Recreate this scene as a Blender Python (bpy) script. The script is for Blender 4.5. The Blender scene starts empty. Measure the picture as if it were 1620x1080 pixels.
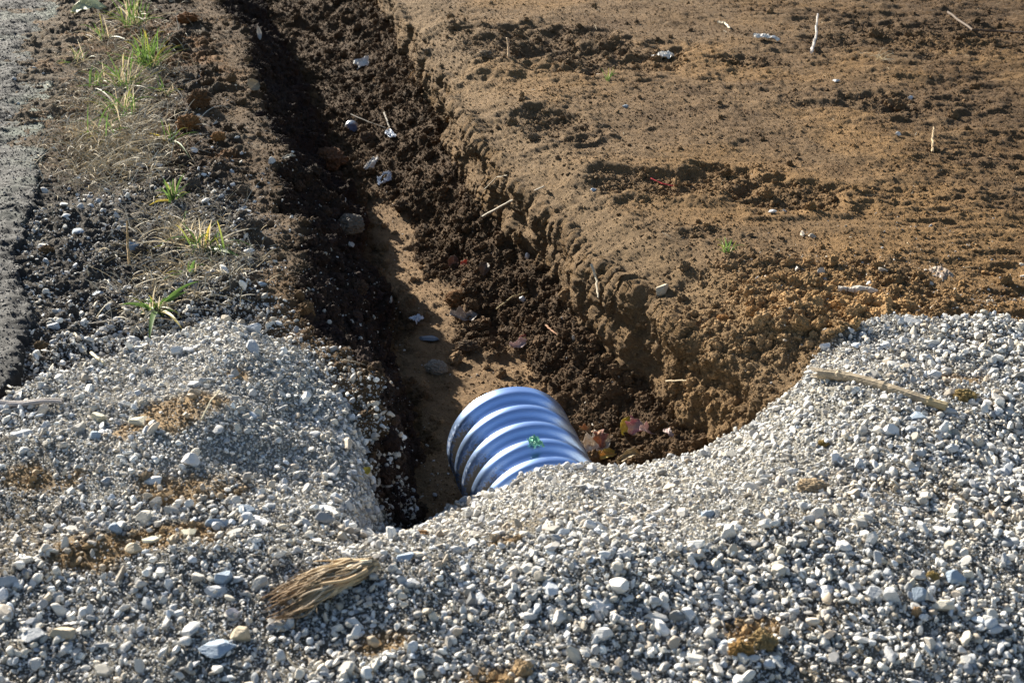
import bpy, math, numpy as np
from mathutils import Vector, Matrix

# ------------------------------------------------------------------ camera, sky, sun, exposure
S = bpy.context.scene
COL = S.collection
PITCH, FPX, CAMH = math.radians(24.0), 2250.0, 1.65      # FPX: focal length in pixels of a 1620 px wide frame
cam_d = bpy.data.cameras.new('camera')
cam_d.sensor_width = 36.0
cam_d.lens = 36.0 * FPX / 1620.0
cam_d.clip_start, cam_d.clip_end = 0.05, 3000.0
cam_d.dof.use_dof = True
cam_d.dof.focus_distance = 4.9
cam_d.dof.aperture_fstop = 6.5
cam = bpy.data.objects.new('camera', cam_d)
COL.objects.link(cam)
cam.location = (0, 0, CAMH)
cam.rotation_euler = (math.pi / 2 - PITCH, 0, 0)
S.camera = cam

SUN_EL, SUN_AZ = math.radians(23.0), math.radians(-36.0)   # azimuth from +Y, negative = to the left
world = bpy.data.worlds.new('World')
S.world = world
world.use_nodes = True
wt = world.node_tree
sky = wt.nodes.new('ShaderNodeTexSky')
sky.sky_type = 'NISHITA'
sky.sun_disc = False
sky.sun_elevation = SUN_EL
sky.sun_rotation = SUN_AZ
wt.links.new(sky.outputs[0], wt.nodes['Background'].inputs[0])
wt.nodes['Background'].inputs[1].default_value = 0.05
sun_d = bpy.data.lights.new('sun', 'SUN')
sun_d.energy = 5.0
sun_d.angle = math.radians(0.53)
sun_d.color = (1.0, 0.93, 0.80)
sun = bpy.data.objects.new('sun', sun_d)
COL.objects.link(sun)
sdir = Vector((math.sin(SUN_AZ) * math.cos(SUN_EL), math.cos(SUN_AZ) * math.cos(SUN_EL), math.sin(SUN_EL)))
sun.rotation_euler = sdir.to_track_quat('Z', 'Y').to_euler()
sun.location = sdir * 20
S.view_settings.view_transform = 'Standard'
S.view_settings.look = 'None'
S.view_settings.exposure = 1.68
S.view_settings.gamma = 1.0
S.render.engine = 'CYCLES'
S.cycles.max_bounces = 5
S.cycles.diffuse_bounces = 1
S.cycles.use_denoising = True

# ------------------------------------------------------------------ numpy noise
F32 = np.float32
_rng0 = np.random.default_rng(11)
_perm = _rng0.permutation(256).astype(np.int32)
_perm = np.concatenate([_perm, _perm, _perm])
_g3 = _rng0.normal(size=(256, 3)); _g3 /= np.linalg.norm(_g3, axis=1)[:, None]; _g3 = _g3.astype(F32)

def perlin(x, y, z):
    x = np.asarray(x, F32); y = np.asarray(y, F32); z = np.asarray(z, F32)
    x, y, z = np.broadcast_arrays(x, y, z)
    xi = np.floor(x); yi = np.floor(y); zi = np.floor(z)
    fx = x - xi; fy = y - yi; fz = z - zi
    xi = xi.astype(np.int32) & 255; yi = yi.astype(np.int32) & 255; zi = zi.astype(np.int32) & 255
    u = fx * fx * fx * (fx * (fx * 6 - 15) + 10)
    v = fy * fy * fy * (fy * (fy * 6 - 15) + 10)
    w = fz * fz * fz * (fz * (fz * 6 - 15) + 10)
    def g(i, j, k):
        h = _perm[_perm[_perm[xi + i] + yi + j] + zi + k]
        gr = _g3[h]
        return gr[..., 0] * (fx - i) + gr[..., 1] * (fy - j) + gr[..., 2] * (fz - k)
    a = g(0, 0, 0); a = a + u * (g(1, 0, 0) - a)
    b = g(0, 1, 0); b = b + u * (g(1, 1, 0) - b)
    c = g(0, 0, 1); c = c + u * (g(1, 0, 1) - c)
    d = g(0, 1, 1); d = d + u * (g(1, 1, 1) - d)
    a = a + v * (b - a); c = c + v * (d - c)
    return (a + w * (c - a)) * 1.6

def fbm(x, y, z, octv=4, gain=0.5):
    s = 0; a = 1.0; f = 1.0
    for o in range(octv):
        s = s + a * perlin(x * f + 17.3 * o, y * f - 9.1 * o, z * f + 3.7 * o)
        a *= gain; f *= 2.03
    return s

def lumps(x, y, z):                      # rounded lumps with sharp creases between
    return 1.0 - 2.2 * np.abs(perlin(x, y, z))

def sstep(a, b, x):
    t = np.clip((x - a) / (b - a), 0, 1)
    return t * t * (3 - 2 * t)

# ------------------------------------------------------------------ picture <-> world helpers (used only to place things on the ground)
cp, sp = math.cos(PITCH), math.sin(PITCH)
def onplane(u, v, z):
    dx, dy = (u - 810) / FPX, (540 - v) / FPX
    d = np.array([dx, cp + dy * sp, -sp + dy * cp])
    t = (z - CAMH) / d[2]
    return d * t + np.array([0, 0, CAMH])

# ------------------------------------------------------------------ the lie of the land
KN = {
 'rim':   [(345,0,.0),(385,60,0),(402,130,-.02),(428,230,-.02),(440,300,-.02),(462,400,-.02),(482,480,-.02),(548,588,-.06),(578,690,-.14),(588,770,-.22),(598,845,-.32)],
 'lmid':  [(385,10,-.18),(430,100,-.2),(465,200,-.22),(490,300,-.22),(520,400,-.22),(545,480,-.25),(590,600,-.3),(598,700,-.36),(603,780,-.4),(612,845,-.42)],
 'floorl':[(405,0,-.36),(450,80,-.40),(495,170,-.45),(535,260,-.48),(575,370,-.5),(600,470,-.52),(632,600,-.53),(650,720,-.53),(668,850,-.52)],
 'floorr':[(430,0,-.34),(480,80,-.38),(540,170,-.42),(610,290,-.46),(680,380,-.49),(760,480,-.5),(840,600,-.51),(930,700,-.5),(1000,790,-.5)],
 'base':  [(596,0,-.18),(642,90,-.22),(700,210,-.26),(758,310,-.28),(826,390,-.30),(904,480,-.31),(975,565,-.33),(1025,615,-.34),(1095,680,-.33),(1150,740,-.32)],
 'lip':   [(603,0,-.03),(648,70,-.04),(690,150,-.05),(738,220,-.06),(800,290,-.07),(868,352,-.07),(935,400,-.07),(1000,450,-.08),(1075,520,-.09),(1150,580,-.1),(1235,640,-.1)],
 'sho':   [(680,0,0),(740,80,.0),(800,150,.0),(870,215,.0),(960,300,.0),(1060,390,.0),(1150,445,.0),(1260,510,.0),(1340,580,0)],
}
NAMES = ['rim', 'lmid', 'floorl', 'floorr', 'base', 'lip', 'sho']
NEARX = [-.95, -.72, -.45, .30, .62, .95, 1.45]
rows = [2.0]
while rows[-1] < 11.4: rows.append(rows[-1] + .00110 * rows[-1] ** 1.3)
rows = np.array(rows)
near = 2.0 - np.geomspace(.02, 60, 26)[::-1]
far = 11.4 + np.geomspace(.03, 900, 46)
YR = np.concatenate([near, rows, far])
LX, LZ = [], []
for nm, nx in zip(NAMES, NEARX):
    P = np.array([onplane(*k) for k in KN[nm]])
    P = P[np.argsort(P[:, 1])]
    e = P[-1] - P[-3]; e /= e[1]
    ys = np.concatenate([[-60, 2.0], P[:, 1], [14, 26, 900]])
    xs = np.concatenate([[nx, nx], P[:, 0], [P[-1, 0] + e[0] * (14 - P[-1, 1]), P[-1, 0] - .28 * (26 - P[-1, 1]), P[-1, 0] - .28 * (26 - P[-1, 1])]])
    zs = np.concatenate([[P[0, 2], P[0, 2]], P[:, 2], [P[-1, 2], 0, 0]])
    x = np.interp(YR, ys, xs); z = np.interp(YR, ys, zs)
    k = np.ones(41) / 41                                 # soften the kinks of the guide lines
    def smooth(a):
        m = (YR >= 2.0) & (YR <= 11.4); b = a.copy(); q = np.pad(a[m], 20, mode='edge'); b[m] = np.convolve(q, k, 'valid')
        w = sstep(2.0, 2.15, YR) * (1 - sstep(11.2, 11.4, YR)); return a * (1 - w) + b * w
    x, z = smooth(x), smooth(z)
    jit = .055 * perlin(YR * 3.1, len(LX) * 7.7, 1.5) + .028 * perlin(YR * 9, len(LX) * 3.1, 4.5)
    if nm == 'rim': jit = jit + .022 * lumps(YR * 5.5, 1.7, 8.5) * sstep(3.3, 3.8, YR)
    if nm in ('base', 'lip'): jit = .040 * perlin(YR * 2.6, 3.3, 1.5) + .020 * perlin(YR * 8, 3.1, 4.5) + .010 * perlin(YR * 29, len(LX) * 3., 4.5)
    LX.append(x + jit * (YR < 11.4)); LZ.append(z)
LX = np.array(LX); LZ = np.array(LZ)
for i in range(1, 7):                                    # keep the guide lines in order
    LX[i] = np.maximum(LX[i], LX[i - 1] + .025)
XL = -(0.37 * np.clip(YR, 2, 11.4) + .55); XR = 0.37 * np.clip(YR, 2, 11.4) + .6
SEG = [300, 56, 60, 84, 84, 96, 60, 400]
cols_x, cols_z, cols_s = [], [], []
ol = np.geomspace(900, .05, 26); 
for o in ol: cols_x.append(XL - o); cols_z.append(np.zeros_like(YR)); cols_s.append(np.zeros_like(YR))
lines = [XL] + list(LX) + [XR]; zl = [YR * 0] + list(LZ) + [YR * 0]
for s, n in enumerate(SEG):
    for i in range(n):
        t = i / n
        cols_x.append(lines[s] * (1 - t) + lines[s + 1] * t)
        cols_z.append(zl[s] * (1 - t) + zl[s + 1] * t)
        cols_s.append(np.full_like(YR, s + t))
cols_x.append(XR); cols_z.append(YR * 0); cols_s.append(YR * 0 + 8)
for o in ol[::-1]: cols_x.append(XR + o); cols_z.append(YR * 0); cols_s.append(YR * 0 + 8)
GX = np.array(cols_x, F32).T; GZ = np.array(cols_z, F32).T; GS = np.array(cols_s, F32).T
GY = np.repeat(YR.astype(F32)[:, None], GX.shape[1], 1)
NRW, NCL = GX.shape
infine = (GY > 1.9) & (GY < 11.4) & (GX > XL[:, None] - .2) & (GX < XR[:, None] + .2)
# round off the seams between bank, lip and wall
def blurc(a, n):
    for _ in range(n):
        a = a.copy(); a[:, 1:-1] = (a[:, :-2] + 2 * a[:, 1:-1] + a[:, 2:]) / 4
    return a
GZ = blurc(GZ, 26)

# gravel fill : its front edge, in plan and in height
FR = [(-200,640,.01),(0,632,.01),(60,602,.01),(230,548,.012),(340,518,.015),(400,520,.015),(470,552,-.02),(545,600,-.08),(578,680,-.16),(590,770,-.25),(600,838,-.31),(650,846,-.34),(735,803,-.35),(800,770,-.26),(840,742,-.20),(870,732,-.175),(905,730,-.18),(940,730,-.20),(1010,730,-.24),(1110,715,-.2),(1190,670,-.13),(1250,620,-.07),(1290,570,-.02),(1330,530,.01),(1400,497,.02),(1620,505,.02),(1900,515,.02)]
FP = np.array([onplane(*k) for k in FR])
FP = FP[np.argsort(FP[:, 0])]
Yf = np.interp(GX, FP[:, 0], FP[:, 1]).astype(F32)
Zf = np.interp(GX, FP[:, 0], FP[:, 2]).astype(F32)
wob = .05 * perlin(GX * 5, GY * 5, 2.2) + .03 * perlin(GX * 14, GY * 14, 5.2)
bankw = 1 - sstep(-.55, -.38, GX) * (1 - sstep(.75, 1.05, GX))
Yf = Yf + wob * bankw
y0 = 2.40 + .25 * np.abs(GX)
t = np.clip((GY - y0) / np.maximum(Yf - y0, .05), 0, 1)
prof = t * t * (1.7 - .7 * t)
zg = Zf * prof - .20 * np.clip(2.62 - GY, 0, .8) + .022 * fbm(GX * 3.1, GY * 3.1, 8.8, 3)
zg = zg + .045 * np.exp(-((GX + .80) / .20) ** 2 - ((GY - 3.3) / .4) ** 2) - .02 * np.exp(-((GX + .52) / .12) ** 2 - ((GY - 3.0) / .3) ** 2)       # heaps either side of the pit
zg = zg + .03 * np.exp(-((GX - 1.0) / .22) ** 2 - ((GY - 3.35) / .3) ** 2) - .03 * np.exp(-((GX + 1.0) / .5) ** 2 - ((GY - 2.75) / .3) ** 2)
over = GY - Yf
zg = np.where(over > 0, zg - .78 * over - .6 * np.minimum(over, .1) * (1 - bankw), zg)
zg = np.where((bankw > .5) & (over > 0), GZ - .02, zg)
GZ = GZ - .45 * sstep(.04, .5, -over)
gm = sstep(-.012, .012, zg - GZ) * (GY < 11.4)
gm = np.clip(gm, 0, 1)
# the pit beside the pipe stays open
ZB = np.maximum(GZ, zg)
near_edge = sstep(.0, .16, -over)

s = GS
wall_r = sstep(4.85, 5.1, s) * (1 - sstep(5.95, 6.25, s))
sho = sstep(5.9, 6.2, s) * (1 - sstep(6.8, 7.25, s))
fw_ = .35 * perlin(GX * 4, GY * 2.5, 2.7) + .18 * perlin(GX * 13, GY * 9, 7.7)
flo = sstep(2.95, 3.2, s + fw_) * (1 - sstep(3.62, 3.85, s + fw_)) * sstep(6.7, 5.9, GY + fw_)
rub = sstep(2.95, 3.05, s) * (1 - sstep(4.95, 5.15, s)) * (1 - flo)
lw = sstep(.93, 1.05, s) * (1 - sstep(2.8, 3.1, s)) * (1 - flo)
lbank = 1 - sstep(.85, 1.03, s)
rbank = sstep(6.6, 7.2, s)
soilm = 1 - gm
# named irregularities of the right bank: broken, sunken patches
PAT = [(760,75,170,30,.05),(850,72,150,26,.04),(960,95,140,24,.045),(830,205,90,30,.05),(1080,290,150,26,.05),(1230,315,110,24,.04),(1110,375,60,14,.02),(1180,100,60,8,.02),(1390,165,130,18,.03),(1480,60,200,30,.02)]
patch = np.zeros_like(GX)
for (u, v, ru, rv, dep) in PAT:
    c = onplane(u, v, 0); a = ru / FPX * c[1] * 1.05; b = rv * c[1] ** 2 / (CAMH * FPX) * 1.05
    q = ((GX - c[0]) / a) ** 2 + ((GY - c[1]) / b) ** 2
    q = q + 1.1 * fbm(GX * 4.5, GY * 4.5, 1.1 + u, 3)
    m = (1 - sstep(.0, 1.4, q)) * .8
    patch = np.maximum(patch, m)
    ZB = ZB - dep * .55 * m * rbank * soilm + dep * .3 * np.exp(-((q - 1.35) / .4) ** 2) * (rbank + sho).clip(0, 1) * soilm
near_r = np.exp(-((GX - .95) / .38) ** 2 - ((GY - 3.95) / .35) ** 2) * soilm * sstep(5.0, 5.4, s)
# normals of the smooth land
def grid_normals(X, Y, Z):
    P = np.stack([X, Y, Z], -1)
    du = np.empty_like(P); dv = np.empty_like(P)
    du[:, 1:-1] = P[:, 2:] - P[:, :-2]; du[:, 0] = P[:, 1] - P[:, 0]; du[:, -1] = P[:, -1] - P[:, -2]
    dv[1:-1] = P[2:] - P[:-2]; dv[0] = P[1] - P[0]; dv[-1] = P[-1] - P[-2]
    n = np.cross(du, dv); n /= (np.linalg.norm(n, axis=-1, keepdims=True) + 1e-12)
    return n
N0 = grid_normals(GX, GY, ZB)
PX, PY, PZ = GX, GY, ZB
D = np.zeros_like(GX)
# wide forms
big = fbm(PX * 2.3, PY * 2.3, PZ * 2.3, 3)
D += soilm * (.012 * rbank + .016 * lbank + .045 * lw + .03 * wall_r + .025 * sho + .045 * rub + .012 * flo) * big
mid = fbm(PX * 11, PY * 11, PZ * 11 + 5, 3)
lum1 = lumps(PX * 14, PY * 14, PZ * 14) ; lum2 = lumps(PX * 34 + 3, PY * 34, PZ * 34)
fine1 = perlin(PX * 75, PY * 75, PZ * 75); fine2 = perlin(PX * 150, PY * 150, PZ * 150)
rough = soilm * (.0052 * rbank + .012 * lbank * sstep(0, .5, s) + .004 * lbank + .026 * lw + .006 * wall_r + .005 * sho + .021 * rub + .0045 * flo + .007 * patch * rbank + .014 * near_r)
rough = rough * (.35 + 1.3 * sstep(-.5, .5, fbm(PX * 3.3, PY * 3.3, 6.6, 2)))
D += rough * (mid * .8 + lum1 * .55 + lum2 * .35)
D += soilm * (.0032 + .0026 * (lw + rub + wall_r + lbank * .6 + patch * .8 + .2 * sho)) * (fine1 + .6 * fine2)
# ledge-like crumbling of the left rim
D += soilm * lbank * sstep(.72, .98, s) * .032 * lumps(PX * 6.5, PY * 9.5, 3.3)
# vertical flutes scraped into the right wall (run down the face: no variation with height)
along = PY * .97 - PX * .25 + .010 * fbm(PX * 5, PY * 5, PZ * 5, 2)
fl = perlin(along * 9, PZ * 2.0, 7.1) * .012 + (lumps(along * 19, PZ * 1.6, 2.1) * .007 + lumps(along * 48, PZ * 2.5, 1.) * .012) * sstep(-.6, .2, perlin(PX * 4, PY * 4, PZ * 6))
D += soilm * wall_r * fl
D += soilm * wall_r * .009 * fbm(PX * 13, PY * 13, PZ * 13, 4, .6) + soilm * lw * .02 * fbm(PX * 8, PY * 8, PZ * 8, 4, .6)
D += soilm * wall_r * .012 * np.sign(perlin(PX * 2, PY * 2, PZ * 14)) * sstep(.0, .25, np.abs(perlin(PX * 2, PY * 2, PZ * 14)))
# bucket-tooth grooves left on the right bank, running along the trench, and wavy drag lines farther out
D += soilm * rbank * .0035 * lumps(PX * 2.2 + PY * .6, PY * 7.5 + PX * 2.0, .5) * sstep(.2, .8, .5 + .8 * perlin(PX * .9, PY * .9, 3.))
D += soilm * rbank * (.35 + .9 * sstep(1.0, 1.8, PX)) * (.013 * fbm(PX * 3.5, PY * 9 + PX * 1.2, 1.7, 4, .6))
D += soilm * rbank * .0075 * lumps(PX * 9, PY * 22 + PX * 4, 3.1) * sstep(-.1, .5, perlin(PX * 1.7, PY * 1.7, 9.))
# gravel bed beneath the stones
D += gm * (.004 * mid + .002 * fine1)
D *= infine
hn = np.where((N0[..., 2:3] > .6), np.array([0, 0, 1], F32), N0)
GP = np.stack([PX, PY, PZ], -1) + D[..., None] * N0
GN = grid_normals(GP[..., 0], GP[..., 1], GP[..., 2]).astype(F32)
GP = GP.astype(F32)

# ------------------------------------------------------------------ soil colours, per vertex
def C(*c): return np.array(c, F32)
def mixc(a, b, m): return a * (1 - m[..., None]) + b * m[..., None]
nA = fbm(GX * 1.3, GY * 1.3, 4.4, 3); nB = fbm(GX * 6, GY * 6, 9.4, 3); nC = perlin(GX * 30, GY * 30, GP[..., 2] * 30)
base = np.zeros(GX.shape + (3,), F32) + C(.158, .100, .051)
base = mixc(base, C(.195, .116, .050), sstep(-.1, .6, nA + .25 * nB + .35 * sstep(.6, 1.6, GX) - .1))
base = mixc(base, C(.080, .048, .024), sstep(-.15, .75, -nA * .5 + .6 * nB + .85 * sstep(1.0, 2.4, GX - .10 * (GY - 4))) * .75)
base = mixc(base, C(.10, .066, .038), patch * rbank * .45)
base = mixc(base, C(.25, .155, .070), np.clip(near_r * 1.1, 0, .85))
base = mixc(base, C(.145, .093, .047), wall_r * .75 * (1 - .6 * near_r))
base = mixc(base, C(.17, .116, .064), sho * .6)
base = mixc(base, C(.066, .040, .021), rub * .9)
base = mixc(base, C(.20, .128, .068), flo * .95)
base = mixc(base, C(.034, .021, .012), lw)  # left wall: wet dark soil, with the trench shade painted into its colour
lb = mixc(np.zeros_like(base) + C(.066, .042, .024), C(.13, .066, .027), sstep(.1, .7, nA + nB * .8))
lb = mixc(lb, C(.058, .050, .042), sstep(5.6, 4.9, GY))
lb = mixc(lb, C(.17, .13, .085), sstep(5.0, 6.3, GY) * sstep(.8, .3, s) * .6)
lb = mixc(lb, C(.15, .13, .10), sstep(.15, .6, fbm(GX * 4, GY * 9, 2.2, 3)) * .5)
base = mixc(base, lb, lbank)
base = mixc(base, C(.175, .165, .142), gm)
finez = gm * sstep(2.75, 3.05, GY + .1 * nB) * sstep(1.25, .8, np.abs(GX + .1))
base = mixc(base, C(.36, .335, .285), finez * .85)
soilin = gm * sstep(.15, .8, fbm(GX * 2.2 + 7, GY * 3.0, 2.1, 4, .6)) * (1 - finez)
base = mixc(base, C(.20, .15, .085), soilin * .6)
gb = np.zeros_like(GX)
for (u, v, ru, rv) in [(285,695,75,26),(300,785,80,24),(215,862,120,26),(130,885,60,22),(640,770,30,14),(780,1058,70,26),(1195,985,45,24),(1520,628,40,14),(375,632,26,9),(800,852,26,9),(1590,1040,40,20),(60,770,60,20),(620,1000,70,18)]:
    c = onplane(u, v, -.03)
    q = ((GX - c[0]) / (ru / FPX * c[1] * 1.3)) ** 2 + ((GY - c[1]) / (rv * c[1] ** 2 / (CAMH * FPX) * 1.35)) ** 2
    gb = np.maximum(gb, 1 - sstep(.2, 1.3, q + 1.0 * fbm(GX * 9, GY * 9, u * .1, 3)))
gb = gb * gm
base = mixc(base, C(.28, .175, .075), gb * .8)
base *= (1 + .22 * nC + .12 * nB)[..., None]
base = np.clip(base, .015, .7)

def new_mat(name):
    m = bpy.data.materials.new(name); m.use_nodes = True
    return m, m.node_tree, m.node_tree.nodes['Principled BSDF']

def attr_material(name, rough=.9, bump=0.0, bscale=300, spec=.3, vary=.0, sat=None, trans=0.0, coat=0):
    m, nt, b = new_mat(name)
    a = nt.nodes.new('ShaderNodeAttribute'); a.attribute_name = 'col'
    tc = nt.nodes.new('ShaderNodeNewGeometry')
    out = a.outputs['Color']
    n1 = nt.nodes.new('ShaderNodeTexNoise'); n1.inputs['Scale'].default_value = bscale; n1.inputs['Detail'].default_value = 4; n1.inputs['Roughness'].default_value = .65
    nt.links.new(tc.outputs['Position'], n1.inputs['Vector'])
    if vary:
        mr = nt.nodes.new('ShaderNodeMapRange'); mr.inputs['From Min'].default_value = .3; mr.inputs['From Max'].default_value = .7
        mr.inputs['To Min'].default_value = 1 - vary; mr.inputs['To Max'].default_value = 1 + vary
        nt.links.new(n1.outputs['Fac'], mr.inputs['Value'])
        mx = nt.nodes.new('ShaderNodeMix'); mx.data_type = 'RGBA'; mx.blend_type = 'MULTIPLY'; mx.inputs[0].default_value = 1
        nt.links.new(out, mx.inputs[6]); nt.links.new(mr.outputs[0], mx.inputs[7]); out = mx.outputs[2]
    nt.links.new(out, b.inputs['Base Color'])
    b.inputs['Roughness'].default_value = rough
    b.inputs['Specular IOR Level'].default_value = spec
    if bump:
        bp = nt.nodes.new('ShaderNodeBump'); bp.inputs['Strength'].default_value = 1; bp.inputs['Distance'].default_value = bump
        nt.links.new(n1.outputs['Fac'], bp.inputs['Height']); nt.links.new(bp.outputs[0], b.inputs['Normal'])
    if trans:
        tr = nt.nodes.new('ShaderNodeBsdfTranslucent'); nt.links.new(out, tr.inputs[0])
        ms = nt.nodes.new('ShaderNodeMixShader'); ms.inputs[0].default_value = trans
        nt.links.new(b.outputs[0], ms.inputs[1]); nt.links.new(tr.outputs[0], ms.inputs[2])
        nt.links.new(ms.outputs[0], nt.nodes['Material Output'].inputs[0])
    return m

M_SOIL = attr_material('soil', .92, .010, 240, .15, .4)
M_CRUMB = attr_material('soil_crumb', .92, .0015, 600, .14, .3)
M_STONE = attr_material('crushed_stone', .72, .0008, 420, .35, .16)
M_LEAF = attr_material('grass_blade', .5, 0, 200, .4, .15, trans=.45)
M_DRY = attr_material('dry_fibre', .75, .0004, 500, .3, .25, trans=.15)
M_LITTER = attr_material('fallen_leaf', .6, .0008, 300, .3, .3, trans=.35)

def mesh_np(name, V, Fc, mat, col=None, smooth=False, nper=3):
    me = bpy.data.meshes.new(name)
    V = np.ascontiguousarray(V, F32).reshape(-1, 3); Fc = np.ascontiguousarray(Fc, np.int32).reshape(-1, nper)
    me.vertices.add(len(V)); me.vertices.foreach_set('co', V.ravel())
    me.loops.add(Fc.size); me.loops.foreach_set('vertex_index', Fc.ravel())
    me.polygons.add(len(Fc)); me.polygons.foreach_set('loop_start', np.arange(0, Fc.size, nper, dtype=np.int32))
    if col is not None:
        ca = me.attributes.new('col', 'FLOAT_COLOR', 'POINT')
        c4 = np.ones((len(V), 4), F32); c4[:, :3] = np.asarray(col, F32).reshape(-1, 3) if np.ndim(col) > 1 else np.asarray(col, F32)
        ca.data.foreach_set('color', c4.ravel())
    me.update(calc_edges=True)
    me.polygons.foreach_set('use_smooth', np.full(len(Fc), smooth, dtype=bool))
    me.materials.append(mat)
    return me

def link(name, me, parent=None, loc=None):
    o = bpy.data.objects.new(name, me); COL.objects.link(o)
    if parent is not None: o.parent = parent
    if loc is not None: o.location = loc
    return o

def tag(o, label=None, cat=None, group=None, kind=None):
    if label: o['label'] = label
    if cat: o['category'] = cat
    if group: o['group'] = group
    if kind: o['kind'] = kind
    return o

idx = np.arange(NRW * NCL, dtype=np.int32).reshape(NRW, NCL)
quads = np.stack([idx[:-1, :-1], idx[:-1, 1:], idx[1:, 1:], idx[1:, :-1]], -1).reshape(-1, 4)
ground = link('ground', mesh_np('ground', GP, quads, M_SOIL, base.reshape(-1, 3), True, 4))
tag(ground, 'bare brown soil banks either side of the open trench', 'ground', kind='structure')

# ------------------------------------------------------------------ look-up: picture position -> point on the land
Pf = GP[infine]; Nf = GN[infine]; Sf = GS[infine]; Gf = gm[infine]
dd = Pf - np.array([0, 0, CAMH], F32)
zc = dd[:, 1] * cp - dd[:, 2] * sp
uu = 810 + FPX * dd[:, 0] / zc; vv = 540 - FPX * (dd[:, 1] * sp + dd[:, 2] * cp) / zc
def hit(u, v, r=5.0):
    m = np.where((np.abs(uu - u) < r) & (np.abs(vv - v) < r))[0]
    if len(m) == 0: return hit(u, v, r * 2) if r < 80 else (onplane(u, v, 0), np.array([0, 0, 1.]))
    z = zc[m]; m = m[z < z.min() + .06]
    k = m[np.argmin((uu[m] - u) ** 2 + (vv[m] - v) ** 2)]
    n = Nf[m].mean(0); n /= np.linalg.norm(n)
    return Pf[k].astype(float), n.astype(float)
def px(p, n=1.0):                                        # metres per picture pixel at p
    return n * (p[1] * cp - (p[2] - CAMH) * sp) / FPX

# ------------------------------------------------------------------ stones and crumbs
def ico(level):
    t = (1 + 5 ** .5) / 2
    v = [(-1,t,0),(1,t,0),(-1,-t,0),(1,-t,0),(0,-1,t),(0,1,t),(0,-1,-t),(0,1,-t),(t,0,-1),(t,0,1),(-t,0,-1),(-t,0,1)]
    f = [(0,11,5),(0,5,1),(0,1,7),(0,7,10),(0,10,11),(1,5,9),(5,11,4),(11,10,2),(10,7,6),(7,1,8),(3,9,4),(3,4,2),(3,2,6),(3,6,8),(3,8,9),(4,9,5),(2,4,11),(6,2,10),(8,6,7),(9,8,1)]
    v = [np.array(q) / np.linalg.norm(q) for q in v]
    for _ in range(level):
        cache = {}; nf = []
        def mp(a, b):
            k = (min(a, b), max(a, b))
            if k not in cache:
                q = v[a] + v[b]; v.append(q / np.linalg.norm(q)); cache[k] = len(v) - 1
            return cache[k]
        for a, b, c in f:
            ab, bc, ca = mp(a, b), mp(b, c), mp(c, a)
            nf += [(a, ab, ca), (b, bc, ab), (c, ca, bc), (ab, bc, ca)]
        f = nf
    return np.array(v, F32), np.array(f, np.int32)
ICO = [ico(i) for i in range(6)]

def stone_proto(rng, level, planes=11, rnd=.0):
    V, Fc = ICO[level]
    n = rng.normal(size=(planes, 3)); n /= np.linalg.norm(n, axis=1)[:, None]
    d = rng.uniform(.48, .95, planes)
    dots = V @ n.T
    r = np.where(dots > .08, d / np.maximum(dots, .08), 9).min(1)
    r = np.minimum(r, 1.15)
    if rnd:
        r = r * (1 + rnd * fbm(V[:, 0] * 3 + d[0] * 40, V[:, 1] * 3, V[:, 2] * 3, 3))
    P = V * r[:, None]
    return (P / np.abs(P).max()).astype(F32)

def clod_proto(rng, level, amp=.35, fr=1.7):
    V, Fc = ICO[level]; o = rng.uniform(0, 90, 3)
    r = 1 + amp * fbm(V[:, 0] * fr + o[0], V[:, 1] * fr + o[1], V[:, 2] * fr + o[2], 2 if level < 3 else 5, .6)
    if level > 2: r = r + .10 * lumps(V[:, 0] * 4 + o[0], V[:, 1] * 4, V[:, 2] * 4)
    P = V * r[:, None]
    return (P / np.abs(P).max()).astype(F32)

def rand_rot(rng, n, nrm, tilt=.5):
    # frames whose third axis leans about the ground normal
    a = nrm + rng.normal(size=(n, 3)) * tilt; a /= np.linalg.norm(a, axis=1)[:, None]
    b = np.cross(a, rng.normal(size=(n, 3))); b /= np.linalg.norm(b, axis=1)[:, None]
    c = np.cross(a, b)
    return np.stack([b, c, a], 2).astype(F32)            # columns = local axes

def batch(protos, level, pos, rot, scl, col, rng):
    Fc = ICO[level][1]; nv = len(ICO[level][0]); n = len(pos)
    k = rng.integers(0, len(protos), n)
    V = np.array(protos)[k] * scl[:, None, :]
    V = np.einsum('nij,nvj->nvi', rot, V) + pos[:, None, :]
    Ff = (Fc[None] + (np.arange(n) * nv)[:, None, None]).reshape(-1, 3)
    c = np.repeat(col[:, None, :], nv, 1)
    return V.reshape(-1, 3).astype(F32), Ff, c.reshape(-1, 3)

def merge(parts):
    V, Fc, Cc, o = [], [], [], 0
    for a, b, c in parts:
        V.append(a); Fc.append(b + o); Cc.append(c); o += len(a)
    return np.concatenate(V), np.concatenate(Fc), np.concatenate(Cc)

# face areas of the grid as sampling weights
a_ = GP[:-1, :-1]; b_ = GP[:-1, 1:]; c_ = GP[1:, :-1]
AREA = np.linalg.norm(np.cross(b_ - a_, c_ - a_), axis=-1)
AREA = AREA * infine[:-1, :-1] * infine[1:, 1:]
def scatter(rng, dens, n):
    w = (AREA * dens[:-1, :-1]).ravel(); w = w.astype(np.float64); cw = np.cumsum(w)
    k = np.searchsorted(cw, rng.uniform(0, cw[-1], n)); k = np.minimum(k, w.size - 1)
    i, j = np.divmod(k, NCL - 1); fu = rng.uniform(0, 1, (n, 1)); fv = rng.uniform(0, 1, (n, 1))
    p = GP[i, j] * (1 - fu) * (1 - fv) + GP[i, j + 1] * fu * (1 - fv) + GP[i + 1, j] * (1 - fu) * fv + GP[i + 1, j + 1] * fu * fv
    return p.astype(F32), GN[i, j], base[i, j], i, j

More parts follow.
